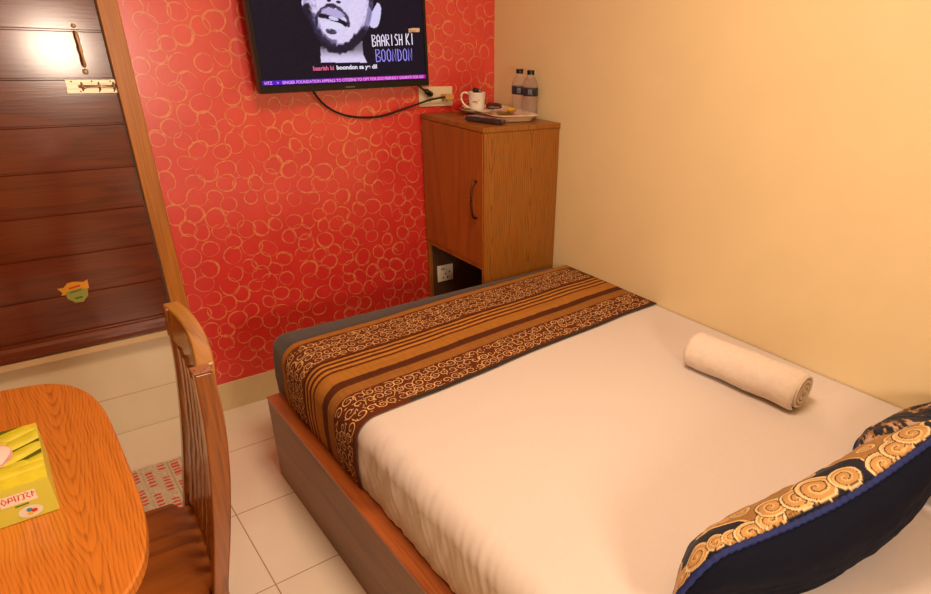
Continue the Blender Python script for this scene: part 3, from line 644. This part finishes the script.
sg.add([sheetp(s, y) for s in ss for y in ys], [(i*nv+j, i*nv+j+1, (i+1)*nv+j+1, (i+1)*nv+j) for i in range(len(ss)-1) for j in range(nv-1)])
sg.recalc = True
tag(sg.build('bed_sheet', M['sheet'], smooth=True, solid=.002), 'white cotton sheet tucked over the mattress below the striped runner', 'bedsheet')
# runner
def yfar(s): return 2.006+.088*min(1, max(0, s-.1)/1.25)+.003*math.sin(s*9)
def rwid(s): return .582-.010*min(1, s/1.4)
def rsurf(s, v, off=0.0):
    y = yfar(s)-v*rwid(s)
    wob = .0018*noise.noise(Vector((s*5, v*5, 2)))+.0012*noise.noise(Vector((s*14, v*3, 7)))
    return bedsurf(s, y, .0155+wob+off)
bands = [(0, .052, (166, 108, 44)), (.052, .335, (104, 52, 20)), (.335, .357, (82, 38, 14)), (.357, .378, (188, 128, 54)), (.378, .401, (86, 40, 14)), (.401, .424, (188, 128, 54)),
         (.424, .446, (86, 40, 14)), (.446, .472, (184, 124, 52)), (.472, .492, (92, 44, 16)), (.492, .598, (168, 112, 44)), (.598, .662, (84, 42, 18)), (.662, .742, (150, 98, 42)), (.742, .974, (96, 46, 18)), (.974, 1.0, (54, 46, 42))]
RNS, RNV = 330, 260
rg = MB(); rg.recalc = False; rg.grid(RNS, RNV, lambda u, v: rsurf(u*SMAX, v))
run = empty('bed_runner', (1.27, 1.8, MZ), 'brown and gold striped bed runner with scroll borders across the bed foot', 'bed runner')
rg.recalc = True
ro = rg.build('cloth', attr_mat('runner_weave', .85, sheen=0, bump=.25), run, smooth=True, solid=.0015)
v_ = np.tile(np.linspace(0, 1, RNV), RNS); u_ = np.repeat(np.linspace(0, 1, RNS), RNV)
vv_ = v_+(fbm(u_*30, v_*6, 1, 4)-.5)*.006; colr = np.zeros((RNS*RNV, 3))
for a, b, c in bands: colr[(vv_ >= a)] = c
colr[(vv_ >= .974) & (u_*SMAX < .36)] = (96, 46, 18)
colr *= (1+.16*(fbm(u_*260, v_*14, 1, 8, 3)-.5)+.14*(fbm(u_*8, v_*160, 1, 6, 2)-.5))[:, None]; paint(ro, colr)
# scroll strokes
sp = MB(); sp.recalc = False
def curl(cx_, cy_, r, turns, a0, dr, wd):
    n_ = int(11*turns)+3; pl = []; ws_ = []
    for j in range(n_):
        t = j/(n_-1); rad = r*(1-.82*t); a = a0+dr*t*turns*2*PI; pl.append((cx_+rad*math.cos(a), cy_+rad*math.sin(a))); ws_.append(wd*(.6+.6*math.sin(PI*min(1, t+.15))))
    return pl, ws_
for (va, vb) in ((.066, .328), (.752, .968)):
    wB = (vb-va)*.59; rows = 4 if wB > .14 else 3; stp = wB/rows
    nx_ = int(SMAX/(stp*.78))
    for i in range(nx_):
        for j in range(rows):
            s_c = (i+.5+(.5 if j % 2 else 0))*stp*.78+random.uniform(-.004, .004); b_c = (j+.5)*stp+random.uniform(-.003, .003); r_ = stp*random.uniform(.36, .52)
            if s_c > SMAX-.02: continue
            pl, ws_ = curl(s_c, b_c, r_, random.uniform(1.0, 1.7), random.uniform(0, 6.28), random.choice((-1, 1)), .0029)
            x0_, y0_ = pl[0]; a_t = math.atan2(y0_-b_c, x0_-s_c)+1.2; tail = [(x0_+.010*math.cos(a_t)*t, y0_+.010*math.sin(a_t)*t) for t in (1.3, .6)]
            pl = tail+pl; ws_ = [.0012, .0022]+ws_
            pl = [(p[0], min(max(p[1], .002), wB-.002)) for p in pl]
            sp.ribbon(pl, ws_, lambda a, b, v0=va: rsurf(max(.001, min(SMAX-.001, a)), v0+b/.59, .0009))
            for q in range(3):
                aq = random.uniform(0, 6.28); dq = r_*random.uniform(1.0, 1.25); qx, qy = s_c+dq*math.cos(aq), min(max(b_c+dq*math.sin(aq), .003), wB-.003)
                sp.ribbon([(qx-.003*math.cos(aq+1), qy-.003*math.sin(aq+1)), (qx, qy+.001), (qx+.004*math.cos(aq+1), qy+.003*math.sin(aq+1))], [.001, .0036, .001], lambda a, b, v0=va: rsurf(max(.001, min(SMAX-.001, a)), v0+min(max(b, .001), wB)/.59, .0009))
sp.build('scroll_border', M['gold_thread'], run)

# rolled towel
tw0, tw1 = Vector((1.655, 1.106, 0)), Vector((1.684, .716, 0)); tr_ = .061; ax_ = (tw1-tw0).normalized(); sdv = Vector((-ax_.y, ax_.x, 0)); zc = MZ+.0105+tr_*.93
tb = MB(); L = (tw1-tw0).length
def tsurf(u, v):
    a = -v*2*PI; base = tw0+ax_*(u*L)
    rr_ = tr_*(1+.07*noise.noise(Vector((u*4, math.cos(a), math.sin(a))))+.015*noise.noise(Vector((u*16, 3*math.cos(a), 3*math.sin(a)))))
    e_ = min(u, 1-u)*L; rr_ *= (1-.10*max(0, 1-e_/.012)**2)
    cz_ = math.cos(a); sz_ = math.sin(a); zz = rr_*sz_; xx = rr_*cz_*1.12
    if zz < -tr_*.86: zz = -tr_*.86+(zz+tr_*.86)*.2
    return base+sdv*xx+Vector((0, 0, zc+zz))
tb.grid(60, 49, tsurf)
for e_ in (0, 1):    # the rolled layers at both ends
    for kx in range(4):
        pass
towel = empty('rolled_towel', ((tw0+tw1)/2)+Vector((0, 0, MZ+.01)), 'white terry towel rolled up on the sheet near the wall', 'towel')
tb.recalc = True; tb.build('roll', M['towel'], towel, smooth=True)
for e_, sg_ in ((tw0, -1), (tw1, 1)):
    sp_ = MB(); turns = 3.6; n_ = 120; pl = []
    for j in range(n_):
        t = j/(n_-1); rad = tr_*(.90-.80*t); a = -1.0+t*turns*2*PI; dome = .006*(1-(rad/tr_)**2)
        pl.append((a, rad, dome))
    vs = []
    for a, rad, dome in pl:
        for dr_, dd in ((.0058, -.012), (.0052, .001), (.0035, .0035), (0, .0042), (-.003, .0025), (-.0048, -.012)):
            r2 = max(.001, rad+dr_*.95)
            zz = r2*math.sin(a); zz = max(zz, -tr_*.84)
            vs.append(e_+ax_*sg_*(dd-.001+dome)+sdv*(r2*math.cos(a)*1.1)+Vector((0, 0, zc+zz)))
    sp_.add(vs, [(i*6+j, i*6+j+1, (i+1)*6+j+1, (i+1)*6+j) for i in range(n_-1) for j in range(5)])
    sp_.build('rolled_edge', M['towel'], towel, smooth=True)
    cpm = MB(); cpm.lathe(e_-ax_*sg_*.006+Vector((0, 0, zc)), [(.001, 0), (tr_*.5, 0), (tr_*.84, 0), (tr_*.84, -.001)], 32, M=Matrix((sdv, Vector((0, 0, 1)), ax_)).transposed()); cpm.build('roll_core', M['towel'], towel)

# cushions
def cushion(name, label, Cc, Lv, Sv, hx_, hy_, T, seed, style, dent=0):
    Lv = Vector(Lv).normalized(); Sv = Vector(Sv); Sv = (Sv-Lv*Sv.dot(Lv)).normalized(); Nv = Lv.cross(Sv).normalized()
    if Nv.z < 0: Nv = -Nv
    root = empty(name, Cc, label, 'cushion'); Cc = Vector(Cc); N1 = 330
    def pos(a, b, s):
        aa = a*(1-.055*(1-b*b)); bb = b*(1-.075*(1-a*a)); k_ = max(0, (1-abs(a)**2.6)*(1-abs(b)**2.6))
        q0 = max(0, (-a-.55)/.45) if style == 'scroll' else 0; bb = -1+(bb+1)*(1-.85*q0*q0)
        if style != 'scroll': aa, bb = a*math.sqrt(1-.42*b*b), b*math.sqrt(1-.42*a*a)
        t = T*k_**.52*(1+.10*noise.noise(Vector((a*1.7, b*1.7, seed+s))))*(1 if s > 0 else .9)
        t += .004*noise.noise(Vector((a*5, b*5, seed+3*s)))*min(1, k_*4)+.0022*noise.noise(Vector((a*13, b*9, seed)))*min(1, k_*4)
        t -= dent*math.exp(-((a-.35)/.16)**2)*max(0, 1-abs(b+.3))*(s > 0)
        wv = .012*math.sin(a*3+seed)
        p = Cc+Lv*(aa*hx_)+Sv*(bb*hy_)+Nv*(s*t+wv)
        if style == 'scroll': q = max(0, (-a-.68)/.32); p.z -= .085*q*q
        return Vector((min(p.x, WX-.004), p.y, max(p.z, MZ+.012)))
    mb = MB(); mb.recalc = False; mb.grid(N1, N1, lambda u, v: pos(u*2-1, v*2-1, 1)); f_ = mb.build('printed_face', attr_mat(name+'_print', .8, sheen=.15, bump=.2), root, smooth=True)
    pa_ = np.array([tuple(v) for v in mb.v]).reshape(N1, N1, 3)
    da = np.cumsum(np.r_[0, np.linalg.norm(np.diff(pa_[:, N1//2], axis=0), axis=1)]); db = np.cumsum(np.r_[0, np.linalg.norm(np.diff(pa_[N1//2], axis=0), axis=1)])
    wx_, wy_ = da[-1]/2, db[-1]/2; a = np.repeat(da-wx_, N1); b = np.tile(db-wy_, N1)
    nz_ = fbm(a+3, b+3, 30, seed, 4); navy = np.array([16, 22, 40]); cl = np.ones((N1*N1, 1))*navy
    r_ = np.random.RandomState(seed)
    if style == 'speckle':
        q = fbm(a*.7+b*.7+9, (b-a)*1.6+9, 26, seed+1, 5); m_ = (q > .50); cl[m_] = (150, 104, 52); m2 = (q > .56) & (nz_ > .5); cl[m2] = (184, 158, 140); m3 = (q > .50) & (nz_ < .38); cl[m3] = (60, 40, 44)
    else:
        q = fbm(a+5, b+5, 7.5, seed+1, 2); m_ = (q > .43) & (b > -wy_*.92); hat = (np.sin((a*1.2+b)*620)*np.sin((a-b*1.2)*620) > .35)
        cl[m_] = (166, 122, 64); cl[m_ & hat] = (112, 78, 40); edge = (np.abs(q-.43) < .010) & (b > -wy_*.92); cl[edge] = (232, 190, 124)
    # cloud scrolls: overlapping discs with spiral strokes, along the seam
    discs = []
    xx = -wx_*.93
    while xx < wx_*.95:
        R0 = r_.uniform(.026, .046); discs.append((xx, -wy_*(.96-.16*abs(math.sin(xx*11+seed)))+R0*.25, R0*.92, r_.choice([-1, 1]), r_.uniform(0, 6.28)))
        if r_.rand() < .55: discs.append((xx+.02, -wy_*.70+r_.uniform(0, .07), r_.uniform(.016, .034), r_.choice([-1, 1]), r_.uniform(0, 6.28)))
        xx += R0*(1.25 if r_.rand() < .75 else 2.1)
    if style != 'speckle':
        for _ in range(12): discs.append((r_.uniform(-wx_, wx_), r_.uniform(-wy_*.5, wy_), r_.uniform(.012, .032), r_.choice([-1, 1]), r_.uniform(0, 6.28)))
    for (dx, dy, R0, dr_, a0) in discs:
        X_, Y_ = a-dx, b-dy; rr_ = np.hypot(X_, Y_)/R0; th = np.arctan2(Y_, X_); ins = rr_ < 1
        sp_ = np.mod(rr_*2.1+dr_*th/(2*PI)+a0/(2*PI), 1)
        g_ = np.where((sp_ < .14)[:, None], np.array([62, 42, 26]), np.where((sp_ < .42)[:, None], np.array([214, 176, 118]), np.array([188, 142, 82])))
        g_ = np.where((rr_ > .93)[:, None], np.array([64, 42, 28]), np.where((rr_ > .80)[:, None], np.array([226, 196, 146]), g_))
        cl = np.where(ins[:, None], g_, cl)
    paint(f_, cl*(1+.14*(nz_-.5))[:, None])
    mb = MB(); mb.grid(90, 90, lambda u, v: pos(u*2-1, v*2-1, -1)); mb.recalc = False; mb.build('plain_back', M['navy'], root, smooth=True)
    pl = []; rr2 = []
    per = [(-1+2*i/150, -1) for i in range(150)]+[(1, -1+2*i/110) for i in range(110)]+[(1-2*i/150, 1) for i in range(150)]+[(-1, 1-2*i/110) for i in range(111)]
    for i, (pa, pb) in enumerate(per):
        p = pos(pa, pb, 1); pl.append(p); rr2.append(.0068+.0012*math.sin(i*1.9))
    MB().tube(pl, rr2, 10).build('cord_piping', M['cord'], root, smooth=True)
    return root
cushion('cushion', 'navy cushion with gold cloud scrolls and blue cord edge, in front on the sheet', (1.129, .381, .655), (math.cos(-.328)*math.cos(.31), math.sin(-.328)*math.cos(.31), math.sin(.31)), (0, math.cos(1.198), -math.sin(1.198)), .353, .184, .099, 11, 'scroll')
cushion('cushion', 'navy cushion with speckled gold print behind the scroll cushion by the wall', (1.732, .337, .628), (math.cos(-.12)*math.cos(.14), math.sin(-.12)*math.cos(.14), math.sin(.14)), (0, math.cos(.25), -math.sin(.25)), .215, .180, .080, 23, 'speckle')

# ------------------------------------------------------------ table
TZt = .750
tb_ = empty('table', (-.37, 1.38, 0), 'orange-brown wood veneer table with rounded corners against the left wall', 'table')
out = [(-.80, 1.83), (-.145, 1.822), (-.068, 1.806), (-.018, 1.768), (.012, 1.71), (.029, 1.64), (.037, 1.55), (.039, 1.40), (.0385, 1.23), (.031, 1.115), (.010, 1.02), (-.028, .955), (-.085, .915), (-.16, .90), (-.80, .895)]
core = [tuple(out[0])]+smoothpoly(out[1:-1], 5)+[tuple(out[-1])]
MB().prism(core, lambda p: Vector((p[0], p[1], TZt-.026)), lambda p: Vector((p[0], p[1], TZt))).build('tabletop', M['table'], tb_, bevel=.005, seg=3)
MB().box(-.74, -.10, 1.00, 1.02, .64, TZt-.026).box(-.74, -.10, 1.72, 1.74, .64, TZt-.026).box(-.12, -.10, 1.02, 1.72, .64, TZt-.026).build('apron', M['chair'], tb_)
for x_ in (-.76, -.13):
    for y_ in (.99, 1.71):
        mb = MB(); mb.add([Vector((x_+a, y_+b, z_)) for z_, q in ((0, .008), (TZt-.026, 0)) for a, b in ((q, q), (.05-q, q), (.05-q, .05-q), (q, .05-q))], [(3, 2, 1, 0), (4, 5, 6, 7), (0, 1, 5, 4), (1, 2, 6, 5), (2, 3, 7, 6), (3, 0, 4, 7)]); mb.build('leg', M['chair'], tb_, bevel=.002)

# tissue box
bx0, bx1, by0, by1, bz0, bz1 = -.222, -.083, 1.247, 1.465, TZt+.0008, TZt+.0750
tsb = empty('tissue_box', ((bx0+bx1)/2, (by0+by1)/2, TZt), 'yellow-green tissue box printed with vegetables lying on the table', 'tissue box')
MB().box(bx0, bx1, by0, by1, bz0, bz1-.0005).build('carton', plain('carton_yellow', (212, 212, 84), .4), tsb, bevel=.0008)
NX, NY = 150, 220
tm = MB(); tm.recalc = False; tm.grid(NX, NY, lambda u, v: Vector((bx0+.0005+u*(bx1-bx0-.001), by0+.0005+v*(by1-by0-.001), bz1)))
tp = tm.build('printed_top', attr_mat('carton_top_print', .35), tsb)
x = np.repeat(np.linspace(bx0, bx1, NX), NY); y = np.tile(np.linspace(by0, by1, NY), NX)
X, Y = x, y; col = np.ones((len(x), 3))*np.array([92, 100, 26.]); nzb = fbm(x+1, y+1, 60, 5)
def pod(cx_, cy_, L_, W_, rot, c1_, c2_):
    dx, dy = x-cx_, y-cy_; c, s = math.cos(rot), math.sin(rot); a = (dx*c+dy*s)/L_; b = (-dx*s+dy*c)/W_-.25*a*a; r2_ = a**4+b*b
    global col
    sh2 = np.clip(.5-.6*b, 0, 1)[:, None]; cc = np.array(c1_)*(1-sh2)+np.array(c2_)*sh2; col = np.where((r2_ < 1)[:, None], cc, col)
for q in ((-.10, 1.455, .05, .012, .4), (-.135, 1.43, .06, .016, .35), (-.19, 1.45, .05, .015, .5), (-.11, 1.405, .07, .018, .5), (-.19, 1.40, .06, .016, .2), (-.10, 1.36, .06, .012, .6), (-.14, 1.345, .07, .013, .55), (-.20, 1.34, .06, .016, .6), (-.105, 1.315, .05, .012, .5), (-.16, 1.30, .06, .017, .35), (-.205, 1.285, .05, .013, .4)):
    pod(*q, (196, 190, 40), (236, 226, 92))
col = np.where(((y < by0+.045))[:, None], np.array([222, 210, 56.]), col)
pod(-.125, by0+.05, .075, .012, .12, (214, 200, 40), (240, 226, 90))
col = np.where((((x+.092)/.012)**2+((y-1.455)/.009)**2 < 1)[:, None], np.array([222, 196, 60.]), col)
col = np.where((((x+.165)/.040)**2+((y-1.372)/.050)**2 < 1)[:, None], np.array([228, 172, 160.]), col)
paint(tp, col*(1+.12*(nzb-.5))[:, None])
# front face print: sloping front label panel
def fr(a, b, d=.0006): return Vector((a, by0-d, bz0+b))
FXc = -.118
lb = MB(); lb.recalc = False; lb.add([fr(FXc-.040, .038), fr(FXc+.012, .038), fr(FXc+.012, .060), fr(FXc-.040, .060)], [(0, 1, 2, 3)]); lb.build('name_label', plain('label_white', (240, 232, 214), .4), tsb)
lb = MB(); lb.recalc = False
for p in ([(-.037, .050), (-.034, .057), (-.030, .050), (-.034, .044), (-.037, .050)], [(-.028, .046), (-.026, .056), (-.022, .056), (-.021, .049), (-.027, .050)], [(-.018, .045), (-.018, .057), (-.012, .056), (-.014, .045)], [(-.010, .056), (-.005, .056), (-.006, .045), (-.009, .045)], [(-.003, .057), (.002, .055), (-.002, .050), (.003, .045)], [(.006, .046), (.007, .057), (.010, .052)]):
    lb.ribbon([(FXc+a, b) for a, b in p], .0018, lambda a, b: fr(a, b, .0010))
lb.build('name_lettering', plain('lettering_red', (206, 56, 40), .5), tsb)
lb = MB(); lb.recalc = False; lb.ribbon([(FXc-.022, .0335), (FXc-.002, .0345)], .0028, lambda a, b: fr(a, b, .0010)); lb.build('green_line', plain('lettering_green', (70, 130, 60), .5), tsb)
lb = MB(); lb.recalc = False; lb.add([fr(FXc-.004+.018*math.cos(t/24*2*PI), .0165+.0125*math.sin(t/24*2*PI), .0008) for t in range(24)], [tuple(range(24))]); lb.build('round_seal', plain('seal_white', (232, 226, 206), .4), tsb)
for nm, cc, a0_ in (('seal_red', (206, 60, 40), 0), ('seal_blue', (70, 150, 190), 2.1), ('seal_yellow', (230, 190, 60), 4.2)):
    lb = MB(); lb.recalc = False; lb.add([fr(FXc-.003+.0045*math.cos(a0_)+.0045*math.cos(t/12*2*PI), .0165+.004*math.sin(a0_)+.004*math.sin(t/12*2*PI), .0011) for t in range(12)], [tuple(range(12))]); lb.build('seal_mark', plain(nm, cc, .4), tsb)
ts = MB()
def tis(u, v):
    a = u*2*PI; r0 = 1-v; return Vector((-.165+.036*r0*math.cos(a)*(1+.1*math.sin(3*a)), 1.372+.046*r0*math.sin(a), bz1+.0006+.010*math.sin(v*PI/2)*(1+.5*noise.noise(Vector((math.cos(a)*2, math.sin(a)*2, v*4))))))
ts.grid(36, 12, tis); ts.recalc = True; ts.build('tissue', plain('tissue_pink', (240, 206, 196), .9, var=.04, sheen=.3), tsb, smooth=True)

# ------------------------------------------------------------ chair
chx = empty('dining_chair', (-.06, 1.365, 0), 'brown varnished wooden slat-back chair drawn up to the table', 'chair')
F = [(.170, .985), (.169, .936), (.166, .87), (.160, .80), (.149, .707), (.134, .607), (.111, .475), (.098, .40), (.100, .30), (.112, .15), (.130, 0)]
Bk = [(.201, .985), (.205, .925), (.203, .852), (.194, .758), (.183, .685), (.165, .586), (.140, .465), (.134, .40), (.136, .30), (.148, .15), (.164, 0)]
Fs = smoothpoly(F, 4); Bs = smoothpoly(Bk, 4)
SK = .028/.39
def sk(y): return (y-1.17)*SK
for y0_, y1_ in ((1.170, 1.204), (1.526, 1.560)):
    mb = MB(); mb.prism(Fs+Bs[::-1], lambda p, y=y0_: Vector((p[0]+sk(y), y, p[1])), lambda p, y=y1_: Vector((p[0]+sk(y), y, p[1])))
    mb.build('back_post', M['chair'], chx, bevel=.004)
def backx(z, t=0):   # mid line of the posts at height z
    for (a, b), (c, d_) in zip(zip(Fs[:-1], Bs[:-1]), zip(Fs[1:], Bs[1:])):
        if c[1] <= z <= a[1]: return (a[0]+b[0])/2
    return .18
def bow(y): q = (y-1.365)/.195; return .017*max(0, 1-q*q)
# top rail: curved board capping the posts
tr2 = MB(); ny = 30
def rail_ring(y, z0, z1, th, extra=0):
    xm = backx((z0+z1)/2)+sk(y)+bow(y); lean = .02*(z1-z0)
    return [Vector((xm-th/2-.004, y, z0)), Vector((xm+th/2-.004, y, z0)), Vector((xm+th/2+.002, y, z1)), Vector((xm-th/2+.002, y, z1))]
def rail(mb, y0, y1, z0, z1, th, arch=0):
    vs = []
    for i in range(ny):
        y = y0+(y1-y0)*i/(ny-1); q = (y-1.365)/.195; vs += rail_ring(y, z0+arch*(1-q*q)*.6, z1+arch*(1-q*q), th)
    fs = [(4*i+j, 4*i+(j+1) % 4, 4*i+4+(j+1) % 4, 4*i+4+j) for i in range(ny-1) for j in range(4)]+[(3, 2, 1, 0), tuple(range(4*ny-4, 4*ny))]
    return mb.add(vs, fs)
rail(tr2, 1.2045, 1.5675, .905, .985, .034, .004).build('top_rail', M['chair_rail'], chx, bevel=.004)
MB().box(.169, .203, 1.1705, 1.2040, .9855, .9875).build('post_cap', M['chair'], chx, bevel=.0015)
rail(MB(), 1.2045, 1.5255, .455, .490, .020).build('lower_rail', M['chair'], chx, bevel=.003)
for i in range(5):
    yc = 1.205+.32*(i+1)/6; mb = MB(); vs = []; nz_n = 14
    for j in range(nz_n):
        z = .489+(.91-.489)*j/(nz_n-1); xm = backx(z)+sk(yc)+bow(yc)*.3-.010
        vs += [Vector((xm-.006, yc-.012, z)), Vector((xm+.006, yc-.012, z)), Vector((xm+.006, yc+.012, z)), Vector((xm-.006, yc+.012, z))]
    mb.add(vs, [(4*q+j, 4*q+(j+1) % 4, 4*q+4+(j+1) % 4, 4*q+4+j) for q in range(nz_n-1) for j in range(4)]+[(3, 2, 1, 0), tuple(range(4*nz_n-4, 4*nz_n))])
    mb.build('slat', M['chair'], chx, bevel=.002)
seat = [(-.30, 1.145), (.095, 1.178), (.110, 1.206), (.136, 1.2062), (.150, 1.5238), (.122, 1.524), (.110, 1.556), (-.30, 1.585), (-.325, 1.54), (-.325, 1.19)]
MB().prism(seat, lambda p: Vector((p[0], p[1], .432)), lambda p: Vector((p[0], p[1], .452))).build('seat', M['seat'], chx, bevel=.004)
for y_ in (1.172, 1.522):
    MB().box(-.28, .10, y_+.008, y_+.026, .375, .4315).build('apron', M['chair'], chx)
    MB().box(-.28, .105, y_+.01, y_+.026, .16, .19).build('stretcher', M['chair'], chx)
    MB().box(-.31, -.275, y_-.004, y_+.032, 0, .4315).build('leg', M['chair'], chx, bevel=.003)

# ------------------------------------------------------------ rug
rgx = MB(); rgx.recalc = False; RX0, RX1, RY0, RY1 = -.36, .275, 1.93, 2.436; NX, NY = 190, 150
rgx.grid(NX, NY, lambda u, v: Vector((RX0+u*(RX1-RX0), RY0+v*(RY1-RY0)+.004*math.sin(u*19), .0075+.0022*math.sin(u*2*PI*52)*.5+.0010*math.sin(v*2*PI*60)+.003*max(0, noise.noise(Vector((u*5, v*4, 0)))))))
rgx.recalc = True
ro = rgx.build('cotton_rug', attr_mat('rug_weave', .95, sheen=.3, bump=.5), smooth=True, solid=.006)
x = np.repeat(np.linspace(RX0, RX1, NX), NY); y = np.tile(np.linspace(RY0, RY1, NY), NX)
cl = np.ones((len(x), 3))*np.array([206, 188, 158.])+(rng.rand(len(x), 1)-.5)*40
fx_ = np.mod(x+.5, .046)/.046; fy_ = np.mod(y+.011*np.floor((x+.5)/.046), .0215)/.0215; blk = np.mod(np.floor((y+.013*np.floor((x+.5)/.046))/.0215)+np.floor((x+.5)/.046)*2, 7) < 5
dash = (np.abs(fx_-.5) < .27) & (np.abs(fy_-.5) < .27) & blk; cl[dash] = (206, 60, 52); strp = (np.abs(fx_-.02) < .05); cl[strp] = (168, 156, 128)
paint(ro, cl); tag(ro, 'beige woven cotton rug with rows of red dashes on the tiles before the door', 'rug')
